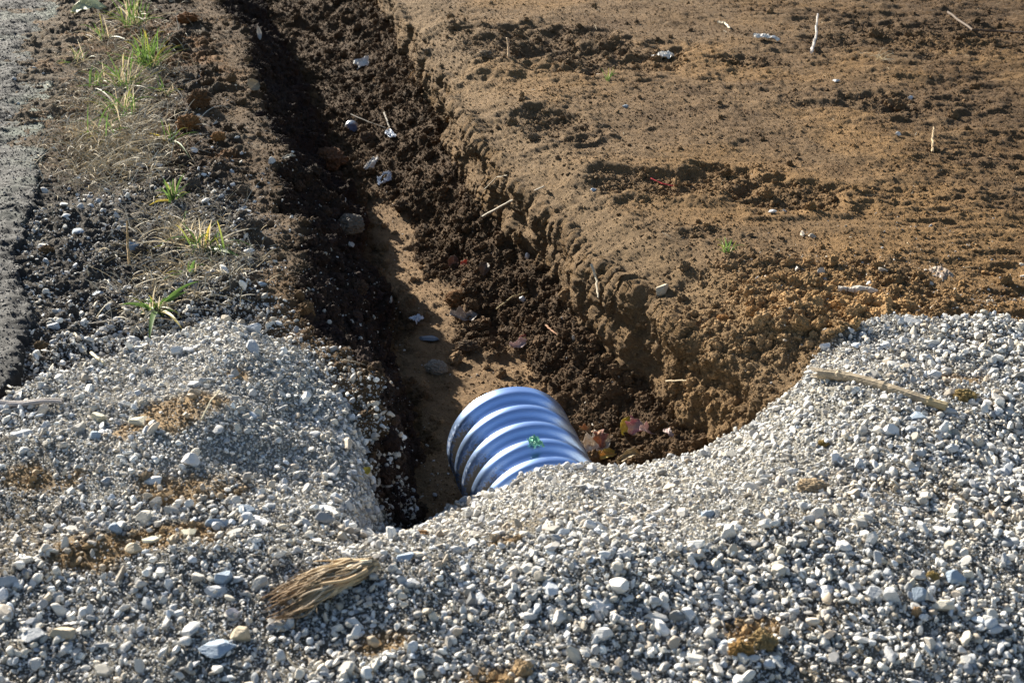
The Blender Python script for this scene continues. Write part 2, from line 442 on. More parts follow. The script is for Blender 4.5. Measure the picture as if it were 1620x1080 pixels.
rng = np.random.default_rng(5)
STC = np.array([(.50,.49,.47),(.42,.43,.44),(.56,.55,.52),(.34,.36,.39),(.47,.44,.38),(.62,.61,.58),(.40,.35,.29),(.30,.29,.27),(.45,.48,.52),(.52,.46,.37)], F32)
STW = np.array([.2,.17,.16,.09,.12,.09,.06,.04,.05,.02]); STW /= STW.sum()
def stone_cols(rng, n, dust=None):
    c = STC[rng.choice(len(STC), n, p=STW)] * rng.uniform(.65, 1.4, (n, 1)) * np.array([1, .985, .96])
    if dust is not None: c = c * (1 - dust[:, None]) + np.array([.32, .23, .13]) * dust[:, None]
    return np.clip(c, .03, .8).astype(F32)
nearness = sstep(6.8, 3.2, GY)
lfr = lbank * (GY < 6.5)
fringe = lfr * (sstep(1.8, .05, over) * .2 + .7 * sstep(.45, .0, over)) + lfr * np.exp(-((GY - 4.6) / .6) ** 2) * .16 * sstep(-.3, .5, nB)
grav = gm * (1 - .8 * gb) * (1 - .35 * soilin) + soilm * (fringe + .045 * lw * nearness + .5 * np.exp(-((GX + .28) / .22) ** 2 - ((GY - 3.35) / .22) ** 2) + .006 * rub * nearness + .004 * flo + .35 * rbank * sstep(.28, .0, over) * sstep(-.2, .4, nB) + .025 * rbank * sstep(1.2, 0, over) + .02 * sho * sstep(.5, .0, over) + .012 * lbank * (GY < 7))
parts = []
for lvl, n, lo, hi, sink, dz in [(0, 240000, .0014, .0034, .2, .005), (1, 52000, .0032, .0066, .25, .006), (1, 15000, .0066, .0108, .30, .008), (2, 3600, .0100, .0165, .30, .008), (3, 420, .0160, .023, .3, .006)]:
    coarse = (1 - .4 * finez) * (.55 + .9 * sstep(-.2, .5, fbm(GX * 1.8, GY * 2.2, 12.1, 2)))
    wgt = grav if hi < .005 else grav * (1 + .5 * finez) if hi < .008 else grav * coarse
    p, nr, bc, i, j = scatter(rng, wgt, n)
    r = lo * (hi / lo) ** (rng.uniform(0, 1, n) ** 1.5)
    scl = np.stack([r * rng.uniform(.8, 1.45, n), r * rng.uniform(.55, 1.0, n), r * rng.uniform(.32, .85, n)], 1)
    pos = p + nr * (r * sink + rng.uniform(0, dz, n) * gm[i, j])[:, None]
    protos = [stone_proto(rng, lvl, 7 + lvl, .025 if lvl > 1 else 0) for _ in range(40)]
    parts.append(batch(protos, lvl, pos, rand_rot(rng, n, nr, .55), scl, stone_cols(rng, n, np.clip(gb[i, j] * rng.uniform(.2, 1.1, n) + soilin[i, j] * rng.uniform(0, .6, n) + rng.uniform(-.3, .25, n) + .3 * (1 - gm[i, j]) * (1 - lbank[i, j]), 0, 1)), rng))
V, Fc, Cc = merge(parts)
g = link('gravel', mesh_np('gravel', V, Fc, M_STONE, Cc)); tag(g, 'grey crushed limestone gravel spread over the foreground and pipe', 'gravel', kind='stuff')
del V, Fc, Cc, parts

# soil crumbs
drb = 1 / np.maximum(GY, 2.2) ** .8
cd = soilm * (rbank * (.62 + .9 * sstep(0, .8, nB) + 1.6 * patch) + .5 * sho + .35 * wall_r + 2.2 * rub + .7 * flo + 2.2 * lw + .9 * lbank * (.5 + sstep(.5, 1, s)) + 4.5 * near_r) + .06 * gm * gb + 1.6 * gb
parts = []
for lvl, n, lo, hi, pw in [(0, 190000, .0018, .0042, 1.2), (1, 42000, .0040, .0085, 1.6), (2, 5200, .008, .0165, 1.8), (3, 2600, .013, .040, 2.4)]:
    w = cd if lvl == 0 else cd * (.25 + rub + lw + patch + near_r + .3 * lbank)
    if lvl == 3: w = cd * (.8 * rub + .8 * lw + .4 * patch + 1.2 * near_r + .35 * lbank * sstep(.5, 1, s) + .03 * rbank + .5 * flo + .25 * wall_r)
    p, nr, bc, i, j = scatter(rng, w * drb, n)
    r = lo * (hi / lo) ** (rng.uniform(0, 1, n) ** pw)
    scl = np.stack([r * rng.uniform(.85, 1.25, n), r * rng.uniform(.7, 1.1, n), r * rng.uniform(.6, .95, n)], 1)
    protos = [clod_proto(rng, lvl) for _ in range(30)]
    c = bc * rng.uniform(.7, 1.45, (n, 1)) * (1 + near_r[i, j][:, None] * .3)
    parts.append(batch(protos, lvl, p + nr * (r * .3)[:, None], rand_rot(rng, n, nr, 1.), scl, np.clip(c, .01, .6), rng))
V, Fc, Cc = merge(parts)
g = link('loose_soil', mesh_np('loose_soil', V, Fc, M_CRUMB, Cc)); tag(g, 'loose brown soil crumbs over the banks and trench sides', 'soil', kind='stuff')
del V, Fc, Cc, parts
#@@OBJECTS
# ------------------------------------------------------------------ corrugated pipe
def metal_pipe_mat():
    m, nt, b = new_mat('galvanised_metal')
    g = nt.nodes.new('ShaderNodeNewGeometry')
    n = nt.nodes.new('ShaderNodeTexNoise'); n.inputs['Scale'].default_value = 9; n.inputs['Detail'].default_value = 6
    n2 = nt.nodes.new('ShaderNodeTexNoise'); n2.inputs['Scale'].default_value = 120; n2.inputs['Detail'].default_value = 5
    nt.links.new(g.outputs['Position'], n.inputs['Vector']); nt.links.new(g.outputs['Position'], n2.inputs['Vector'])
    a = nt.nodes.new('ShaderNodeAttribute'); a.attribute_name = 'col'      # red channel: how much dirt clings there
    sep = nt.nodes.new('ShaderNodeSeparateColor'); nt.links.new(a.outputs['Color'], sep.inputs[0])
    ad = nt.nodes.new('ShaderNodeMath'); ad.operation = 'ADD'; nt.links.new(sep.outputs[0], ad.inputs[0]); nt.links.new(n2.outputs['Fac'], ad.inputs[1])
    ad2 = nt.nodes.new('ShaderNodeMath'); ad2.operation = 'MULTIPLY_ADD'; ad2.inputs[1].default_value = .5; nt.links.new(n.outputs['Fac'], ad2.inputs[0]); nt.links.new(ad.outputs[0], ad2.inputs[2])
    mr = nt.nodes.new('ShaderNodeMapRange'); mr.inputs['From Min'].default_value = 1.0; mr.inputs['From Max'].default_value = 1.25
    nt.links.new(ad2.outputs[0], mr.inputs['Value'])
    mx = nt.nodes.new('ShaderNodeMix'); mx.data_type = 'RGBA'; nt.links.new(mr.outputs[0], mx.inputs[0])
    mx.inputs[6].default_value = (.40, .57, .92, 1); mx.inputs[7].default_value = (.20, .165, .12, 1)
    nt.links.new(mx.outputs[2], b.inputs['Base Color'])
    mt = nt.nodes.new('ShaderNodeMapRange'); mt.inputs['To Min'].default_value = .92; mt.inputs['To Max'].default_value = 0; nt.links.new(mr.outputs[0], mt.inputs['Value']); nt.links.new(mt.outputs[0], b.inputs['Metallic'])
    rr = nt.nodes.new('ShaderNodeMapRange'); rr.inputs['To Min'].default_value = .31; rr.inputs['To Max'].default_value = .9; nt.links.new(mr.outputs[0], rr.inputs['Value']); nt.links.new(rr.outputs[0], b.inputs['Roughness'])
    bp = nt.nodes.new('ShaderNodeBump'); bp.inputs['Distance'].default_value = .003; nt.links.new(mr.outputs[0], bp.inputs['Strength']); nt.links.new(n2.outputs['Fac'], bp.inputs['Height']); nt.links.new(bp.outputs[0], b.inputs['Normal'])
    return m
M_PIPE = metal_pipe_mat()
PC = np.array([-.009, 3.763, -.355]); PAZ, PTI, PR, PP = math.radians(14.1), math.radians(-4), .19, .094
pa = np.array([math.sin(PAZ) * math.cos(PTI), -math.cos(PAZ) * math.cos(PTI), math.sin(PTI)])
e1 = np.cross(pa, [0, 0, 1.]); e1 /= np.linalg.norm(e1); e2 = np.cross(e1, pa)
if e2[2] < 0: e2 = -e2
nt_, na_ = 420, 160
T = np.linspace(0, 1.5, nt_); A = np.linspace(0, 2 * np.pi, na_, endpoint=False)
wv = .0125 * np.tanh(1.5 * np.cos(2 * np.pi * (T - .022) / PP)) / math.tanh(1.5); wv = np.where(T < .022, .0125 + 0 * T, wv)
RR = PR - .0125 + wv
Pp = PC + pa * T[:, None, None] + RR[:, None, None] * (np.cos(A)[None, :, None] * e1 + np.sin(A)[None, :, None] * e2)
slope = np.gradient(RR, T)
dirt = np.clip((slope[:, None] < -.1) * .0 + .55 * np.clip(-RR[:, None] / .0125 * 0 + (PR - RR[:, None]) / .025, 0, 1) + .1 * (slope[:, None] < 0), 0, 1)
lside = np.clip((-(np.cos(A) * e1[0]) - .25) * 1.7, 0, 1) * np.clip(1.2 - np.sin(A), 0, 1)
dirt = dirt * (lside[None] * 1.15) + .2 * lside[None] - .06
dc = np.repeat(dirt[..., None], 3, -1)
k = np.arange(nt_ * na_).reshape(nt_, na_)
q = np.stack([k[:-1], k[1:], np.roll(k, -1, 1)[1:], np.roll(k, -1, 1)[:-1]], -1).reshape(-1, 4)
pipe = bpy.data.objects.new('corrugated_pipe', None); COL.objects.link(pipe); pipe.location = PC
tag(pipe, 'blue-grey corrugated metal drainage pipe half buried in gravel at the trench end', 'pipe')
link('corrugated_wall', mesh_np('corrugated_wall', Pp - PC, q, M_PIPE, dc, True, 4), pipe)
Ri = PR - .028
Pi = PC + pa * T[[0, 60, 200, -1], None, None] * 1.0 + pa * .003 + Ri * (np.cos(A)[None, :, None] * e1 + np.sin(A)[None, :, None] * e2)
ki = np.arange(4 * na_).reshape(4, na_); kn = np.roll(ki, -1, 1)
qi = np.stack([ki[:-1], kn[:-1], kn[1:], ki[1:]], -1).reshape(-1, 4)
link('inner_wall', mesh_np('inner_wall', Pi - PC, qi, M_PIPE, np.zeros((4 * na_, 3)), True, 4), pipe)
rimR = np.array([PR, Ri]); Pm = PC - pa * .0005 + rimR[:, None, None] * (np.cos(A)[None, :, None] * e1 + np.sin(A)[None, :, None] * e2)
link('end_rim', mesh_np('end_rim', Pm - PC, np.stack([np.arange(na_), np.roll(np.arange(na_), -1), np.roll(np.arange(na_), -1) + na_, np.arange(na_) + na_], -1), M_PIPE, np.zeros((2 * na_, 3)), True, 4), pipe)

def pipe_hit(u, v):                                      # where a sight line meets the pipe's crest
    d = onplane(u, v, 0) - np.array([0, 0, CAMH]); d /= np.linalg.norm(d); o = np.array([0, 0, CAMH]) - PC
    dp = d - pa * (d @ pa); op = o - pa * (o @ pa)
    a, b, c = dp @ dp, 2 * dp @ op, op @ op - (PR) ** 2
    t = (-b - math.sqrt(max(b * b - 4 * a * c, 0))) / (2 * a); P = PC + o + d * t; r = P - PC; n = r - pa * (r @ pa)
    return P, n / np.linalg.norm(n)

# ------------------------------------------------------------------ road on the left
EP = np.array([onplane(*k) for k in [(-60,640,.03),(4,612,.03),(30,560,.03),(48,500,.03),(40,450,.03),(28,400,.03),(42,340,.03),(62,260,.03),(72,180,.03),(80,100,.03),(94,0,.03)]])
EP = EP[np.argsort(EP[:, 1])]
ry = np.concatenate([np.arange(2.6, 11.4, .011), 11.4 + np.geomspace(.02, 900, 60)])
ex = np.interp(ry, np.append(EP[:, 1], [12, 900]), np.append(EP[:, 0], [EP[-1, 0] - .9, EP[-1, 0] - .9])) 
ex = ex + .030 * fbm(ry * 7, 1.5, 2.5, 4, .65) + .010 * perlin(ry * 45, 1.5, 2.5)
cx = np.concatenate([[0, 0, .004], np.arange(.012, 1.6, .0095), 1.6 + np.geomspace(.03, 60, 30)])
RX = ex[:, None] - cx[None]; RY = np.repeat(ry[:, None], len(cx), 1); RZ = np.full_like(RX, .032)
RZ += .004 * fbm(RX * 3, RY * 3, 1, 2) + .0035 * fbm(RX * 38, RY * 38, 3, 3) + .0026 * perlin(RX * 130, RY * 130, 4)
feath = sstep(4.9, 5.8, RY)
RZ += (cx[None] < .5) * feath * (-.034 * sstep(.42, .0, cx[None] + .12 * fbm(RX * 5, RY * 5, 1.1, 4, .6)))
RZ -= (1 - feath) * .022 * np.exp(-cx[None] / .07) * (.6 + .8 * fbm(RX * 9, RY * 9, 1, 3))
RZ += (1 - feath) * .004 * np.exp(-cx[None] / .25) * lumps(RX * 26, RY * 26, 2.2)
RZ[:, 0] = -.06; RZ[:, 1] -= .010; RX[:, 1] += .003
kk = np.arange(RX.size).reshape(RX.shape)
qr = np.stack([kk[:-1, 1:], kk[:-1, :-1], kk[1:, :-1], kk[1:, 1:]], -1).reshape(-1, 4)
dust = sstep(.18, .0, cx[None] + .10 * fbm(RX * 4, RY * 4, 2, 3)) * sstep(5.0, 6.2, RY) + .5 * sstep(.2, .7, fbm(RX * 3, RY * 2, 5, 4))
rc = mixc(np.zeros(RX.shape + (3,), F32) + C(.014, .0145, .016), C(.09, .115, .085), np.clip(dust, 0, 1) * .8)
rc *= (1 + .35 * perlin(RX * 110, RY * 110, 1))[..., None]
M_ROAD = attr_material('asphalt', .85, .0012, 330, .3, .35)
_road_pts = (RX, RY, RZ)
road = link('road', mesh_np('road', np.stack([RX, RY, RZ], -1), qr, M_ROAD, rc.reshape(-1, 3), True, 4))
tag(road, 'worn dark asphalt road edge, broken and damp', 'road', kind='structure')

RN = grid_normals(RX, RY, RZ); RN = RN * np.sign(RN[..., 2:3])
parts = []
for lvl, n, lo, hi in [(0, 75000, .0015, .0038), (1, 11000, .003, .0068)]:
    ii = rng.integers(0, int(np.sum(ry < 10.8)), n); jj = (rng.uniform(0, 1, n) ** 1.2 * 164).astype(int) + 2
    pp = np.stack([RX[ii, jj], RY[ii, jj], RZ[ii, jj]], 1) + rng.normal(size=(n, 3)) * [.005, .005, 0]
    ok = (pp[:, 0] > -.38 * pp[:, 1] - .8); ii, jj, pp = ii[ok], jj[ok], pp[ok]; m_ = len(pp)
    r = lo * (hi / lo) ** (rng.uniform(0, 1, m_) ** 1.5); scl = np.stack([r * rng.uniform(.8, 1.4, m_), r, r * rng.uniform(.5, .9, m_)], 1)
    cc_ = np.where(rng.random((m_, 1)) < .8, np.array([[.032, .033, .036]]), np.array([[.17, .165, .16]])) * rng.uniform(.6, 1.5, (m_, 1))
    parts.append(batch([stone_proto(rng, lvl, 8) for _ in range(20)], lvl, pp.astype(F32), rand_rot(rng, m_, RN[ii, jj], .6), scl, cc_.astype(F32), rng))
V, Fc, Cc = merge(parts)
tag(link('road_grit', mesh_np('road_grit', V, Fc, M_STONE, Cc)), 'dark loose grit covering the worn road edge', 'grit', kind='stuff')

# ------------------------------------------------------------------ small builders
def tube(pts, rad, sides=7, col=(.3, .2, .1), flat=1.0, jag=0, rng=None):
    pts = np.array(pts, float); n = len(pts); rad = np.broadcast_to(np.asarray(rad, float), (n,))
    t = np.gradient(pts, axis=0); t /= np.linalg.norm(t, axis=1)[:, None] + 1e-9
    up = np.array([0, 0, 1.]) if abs(t[:, 2]).max() < .95 else np.array([1., 0, 0])
    s1 = np.cross(t, up); s1 /= np.linalg.norm(s1, axis=1)[:, None] + 1e-9; s2 = np.cross(s1, t)
    a = np.linspace(0, 2 * np.pi, sides, endpoint=False)
    rr = rad[:, None] * (1 + (jag * rng.normal(size=(1, sides)) + .4 * jag * rng.normal(size=(n, sides)) if jag else 0) * np.ones((n, sides)))
    V = pts[:, None] + rr[..., None] * (np.cos(a)[None, :, None] * s1[:, None] + flat * np.sin(a)[None, :, None] * s2[:, None])
    V = V.reshape(-1, 3); k = np.arange(n * sides).reshape(n, sides); kn = np.roll(k, -1, 1)
    Fq = np.concatenate([np.stack([k[:-1], kn[:-1], kn[1:]], -1).reshape(-1, 3), np.stack([k[:-1], kn[1:], k[1:]], -1).reshape(-1, 3)])
    V = np.concatenate([V, pts[[0]], pts[[-1]]]); c0 = n * sides
    Fq = np.concatenate([Fq, np.stack([kn[0], k[0], np.full(sides, c0)], -1), np.stack([k[-1], kn[-1], np.full(sides, c0 + 1)], -1)])
    cc = np.asarray(col, float)
    cc = np.tile(cc, (len(V), 1)) if cc.ndim == 1 else np.concatenate([np.repeat(cc, sides, 0), cc[[0]], cc[[-1]]])
    return V.astype(F32), Fq, cc.astype(F32)

def bez(p0, p1, p2, n=9):
    t = np.linspace(0, 1, n)[:, None]
    return (1 - t) ** 2 * np.array(p0) + 2 * t * (1 - t) * np.array(p1) + t * t * np.array(p2)

def blade(p0, p1, sag, w, col, tip=None, n=9, rng=None):   # a folded grass blade from p0 to p1, bowed upwards by sag
    p0, p1 = np.array(p0, float), np.array(p1, float); m = (p0 + p1) / 2 + np.array([0, 0, sag])
    P = bez(p0, m, p1, n); t = np.gradient(P, axis=0); t /= np.linalg.norm(t, axis=1)[:, None] + 1e-9
    s = np.cross(t, [.25, -.6, .75]); s /= np.linalg.norm(s, axis=1)[:, None] + 1e-9; nn = np.cross(s, t)
    u = np.linspace(0, 1, n); ww = w * np.minimum(1, .45 + 2.2 * u) * (1 - u ** 3.0) + .0003
    V = np.concatenate([P - s * ww[:, None] + nn * ww[:, None] * .35, P, P + s * ww[:, None] + nn * ww[:, None] * .35])
    k = np.arange(n); F = []
    for a, b in ((0, n), (n, 2 * n)):
        F += [np.stack([a + k[:-1], b + k[:-1], b + k[1:]], -1), np.stack([a + k[:-1], b + k[1:], a + k[1:]], -1)]
    c0 = np.array(col, float); c1 = np.array(tip if tip is not None else col, float)
    cc = c0 * (1 - u[:, None] ** 2) + c1 * u[:, None] ** 2
    return V.astype(F32), np.concatenate(F), np.tile(cc, (3, 1)).astype(F32)

def place(name, parts, mat, origin, label=None, cat=None, group=None, kind=None, smooth=False, parent=None):
    V, Fc, Cc = merge(parts)
    me = mesh_np(name, V - np.array(origin, F32), Fc, mat, Cc, smooth)
    o = link(name, me, parent, origin if parent is None else None)
    return tag(o, label, cat, group, kind)

GREEN = np.array([.085, .145, .035]); YEL = np.array([.42, .33, .06]); STRAW = np.array([.46, .37, .23]); PALE = np.array([.55, .50, .40])
rg = np.random.default_rng(77)

def tuft(u, v, n, hpx, spread, label, dry=.35, hero=(), w=.0026, name='grass_tuft'):
    p, nr = hit(u, v); k = px(p); parts = []
    for i in range(int(n * 2.2)):
        b = p + np.array([rg.normal() * .013 * spread, rg.normal() * .018 * spread, -.002])
        a = rg.uniform(0, 2 * np.pi); L = hpx * k * rg.uniform(.5, 1.3) * (1.35 if v < 230 else 1.0); lean = rg.uniform(.15, .9) if rg.random() > dry else rg.uniform(.7, 1.3)
        e = b + np.array([math.cos(a) * L * lean, math.sin(a) * L * lean, L * max(.06, 1.05 - lean * .8)])
        if rg.random() < dry: c = STRAW * rg.uniform(.6, 1.2); t = PALE; ww = w * .5; 
        else: c = GREEN * rg.uniform(.6, 1.5); t = GREEN * 1.2 if rg.random() < .7 else YEL; ww = w * rg.uniform(.6, 1.2)
        parts.append(blade(b, e, L * rg.uniform(.1, .5), ww, c, t))
    for (u1, v1, hz, wd, c) in hero:                        # blades whose tips the photograph shows
        q = onplane(u1, v1, p[2] + hz * k)
        parts.append(blade(p + [0, 0, -.004], q, .35 * np.linalg.norm(q - p) * .6, wd * k * .42, {'g': GREEN * 1.3, 'y': YEL, 's': STRAW, 'p': PALE}[c], {'g': GREEN * 1.4, 'y': YEL * 1.2, 's': PALE, 'p': PALE}[c], 12))
    return place(name, parts, M_LEAF, p, label, 'grass', 'grass tufts on the soil', smooth=True)

tuft(212, 40, 26, 50, 2.2, 'green grass tuft at the very top edge of the photo beside a pale stone', .3, ((262,30,10,4,'g'),(185,8,30,3,'s')))
tuft(238, 108, 34, 50, 2.2, 'thickest upright bunch of green grass, right of the pale dry grass', .2, ((275,72,18,5,'y'),(222,70,30,4,'g'),(250,66,36,4,'g')))
tuft(196, 140, 22, 52, 1.8, 'green grass bunch just left below the thickest upright bunch', .35, ((168,105,28,3,'g'),(140,160,10,3,'p')))
tuft(150, 128, 12, 26, 1.4, 'short sparse grass clump beside the asphalt', .4)
tuft(192, 185, 26, 44, 2.6, 'grass clump tangled with dry stems above the dark soil', .5, ((150,140,24,3,'p'),(228,178,10,3,'y')))
tuft(268, 225, 9, 28, .9, 'small grass tuft with a long yellow and straw blade', .3, ((150,262,8,2.5,'s'),(236,211,18,4,'y'),(300,250,4,3,'g')), w=.002)
tuft(274, 318, 11, 42, .7, 'slim green grass sprig standing alone on bare soil', .15, ((236,325,3,6,'y'),(292,274,36,4,'g'),(258,282,34,4,'g')), w=.0022)
tuft(322, 398, 24, 52, 2.2, 'large grass tuft among pale blue stones on the left bank', .5, ((382,408,6,10,'g'),(408,361,20,3,'p'),(352,395,12,8,'g'),(334,352,46,5,'y'),(246,408,8,2.6,'p'),(284,350,40,3,'g'),(206,388,18,3.5,'s')), w=.0026)
tuft(300, 436, 8, 30, 1.0, 'little grass sprig with one bright blade between two larger tufts', .45, ((309,411,24,7,'g'),(256,444,10,3,'g')), w=.002)
tuft(248, 492, 14, 40, 1.2, 'broad-bladed grass clump nearest to the gravel edge', .4, ((315,445,28,8,'g'),(296,462,20,9,'g'),(190,482,14,8,'g'),(288,520,3,7,'y'),(236,540,2,10,'g'),(226,508,6,7,'p')), w=.0034)
tuft(1150, 400, 9, 28, .5, 'tiny fresh green grass sprout alone on the right soil bank', .1, ((1146,374,24,3,'g'),(1158,378,20,3,'g')), w=.0018)
tuft(962, 128, 5, 18, .5, 'tiniest green sprout beside the broken patch on the right bank', .1, w=.0016)
tuft(1390, 95, 9, 22, 1.0, 'small bunch of dry straw coloured stubble on the right bank', 1.0, w=.0028)

tuft(172, 215, 16, 40, 2.6, 'straggly half dry grass low beside the small tuft with the yellow blade', .65)
tuft(160, 60, 14, 34, 2.4, 'thin dry topped grass under the pale green-white leaf', .7)
tuft(120, 95, 12, 24, 1.8, 'low dull grass at the verge nearest to the asphalt', .6)
tuft(262, 150, 10, 26, 1.6, 'sparse grass reaching towards the trench from the thickest bunch', .5)
tuft(292, 372, 16, 50, 2.0, 'long dry stems standing behind the large grass tuft', .85)

# dry grass mat on the left bank: nobody could count it
parts = []
for i in range(5500):
    c = [(200, 120), (190, 190), (200, 240), (150, 250), (290, 370), (215, 60), (130, 200), (240, 450), (330, 420)][rg.choice(9, p=[.2, .2, .2, .08, .08, .08, .06, .04, .06])]
    u, v = c[0] + rg.normal() * 45, c[1] + rg.normal() * 28
    p = onplane(u, v, 0.0); 
    a = rg.uniform(0, 2 * np.pi); L = rg.uniform(.02, .085) * (1.8 if rg.random() < .2 else 1); h = abs(rg.normal()) * .03
    j = np.argmin((np.abs(YR - p[1]))); jj = np.argmin(np.abs(GX[j] - p[0])); p[2] = GP[j, jj, 2]
    if GS[j, jj] > .98: continue
    q = p + np.array([math.cos(a) * L, math.sin(a) * L, h])
    parts.append(tube(bez(p + [0, 0, .001], (p + q) / 2 + [rg.normal() * .008, rg.normal() * .008, L * rg.uniform(.1, .35)], q, 6), np.linspace(.0015, .0007, 6) * rg.uniform(.6, 1.3), 3, (STRAW if rg.random() < .5 else PALE) * rg.uniform(.5, 1.5)))
place('dry_grass', parts, M_DRY, (0, 0, 0), 'matted dry straw coloured grass on the left bank', 'grass', kind='stuff')
# straw and root bits scattered about
parts = []
sw = (soilm * (rbank * (.6 + .8 * sstep(.2, 2.2, GX)) + .8 * lbank + .5 * rub + .2 * wall_r + .4 * flo) + .12 * gm) / GY
p_, n_, b_, i_, j_ = scatter(rg, sw, 620)
for p, n in zip(p_, n_):
    a = rg.uniform(0, 2 * np.pi); L = rg.uniform(.008, .04) * (1 if rg.random() < .85 else 2); d = np.array([math.cos(a), math.sin(a), 0]); d = d - n * (d @ n)
    q = p + d * L + n * rg.uniform(.0, .006)
    parts.append(tube(bez(p + n * .002, (p + q) / 2 + n * .005 + rg.normal(size=3) * .002, q, 5), [.0008, .001, .001, .0009, .0005] * np.array(rg.uniform(.5, 1.4)), 4, (STRAW if rg.random() < .6 else PALE * .8) * rg.uniform(.5, 1.15)))
place('straw_bits', parts, M_DRY, (0, 0, 0), 'short bits of straw and root strewn over the soil', 'straw', kind='stuff')

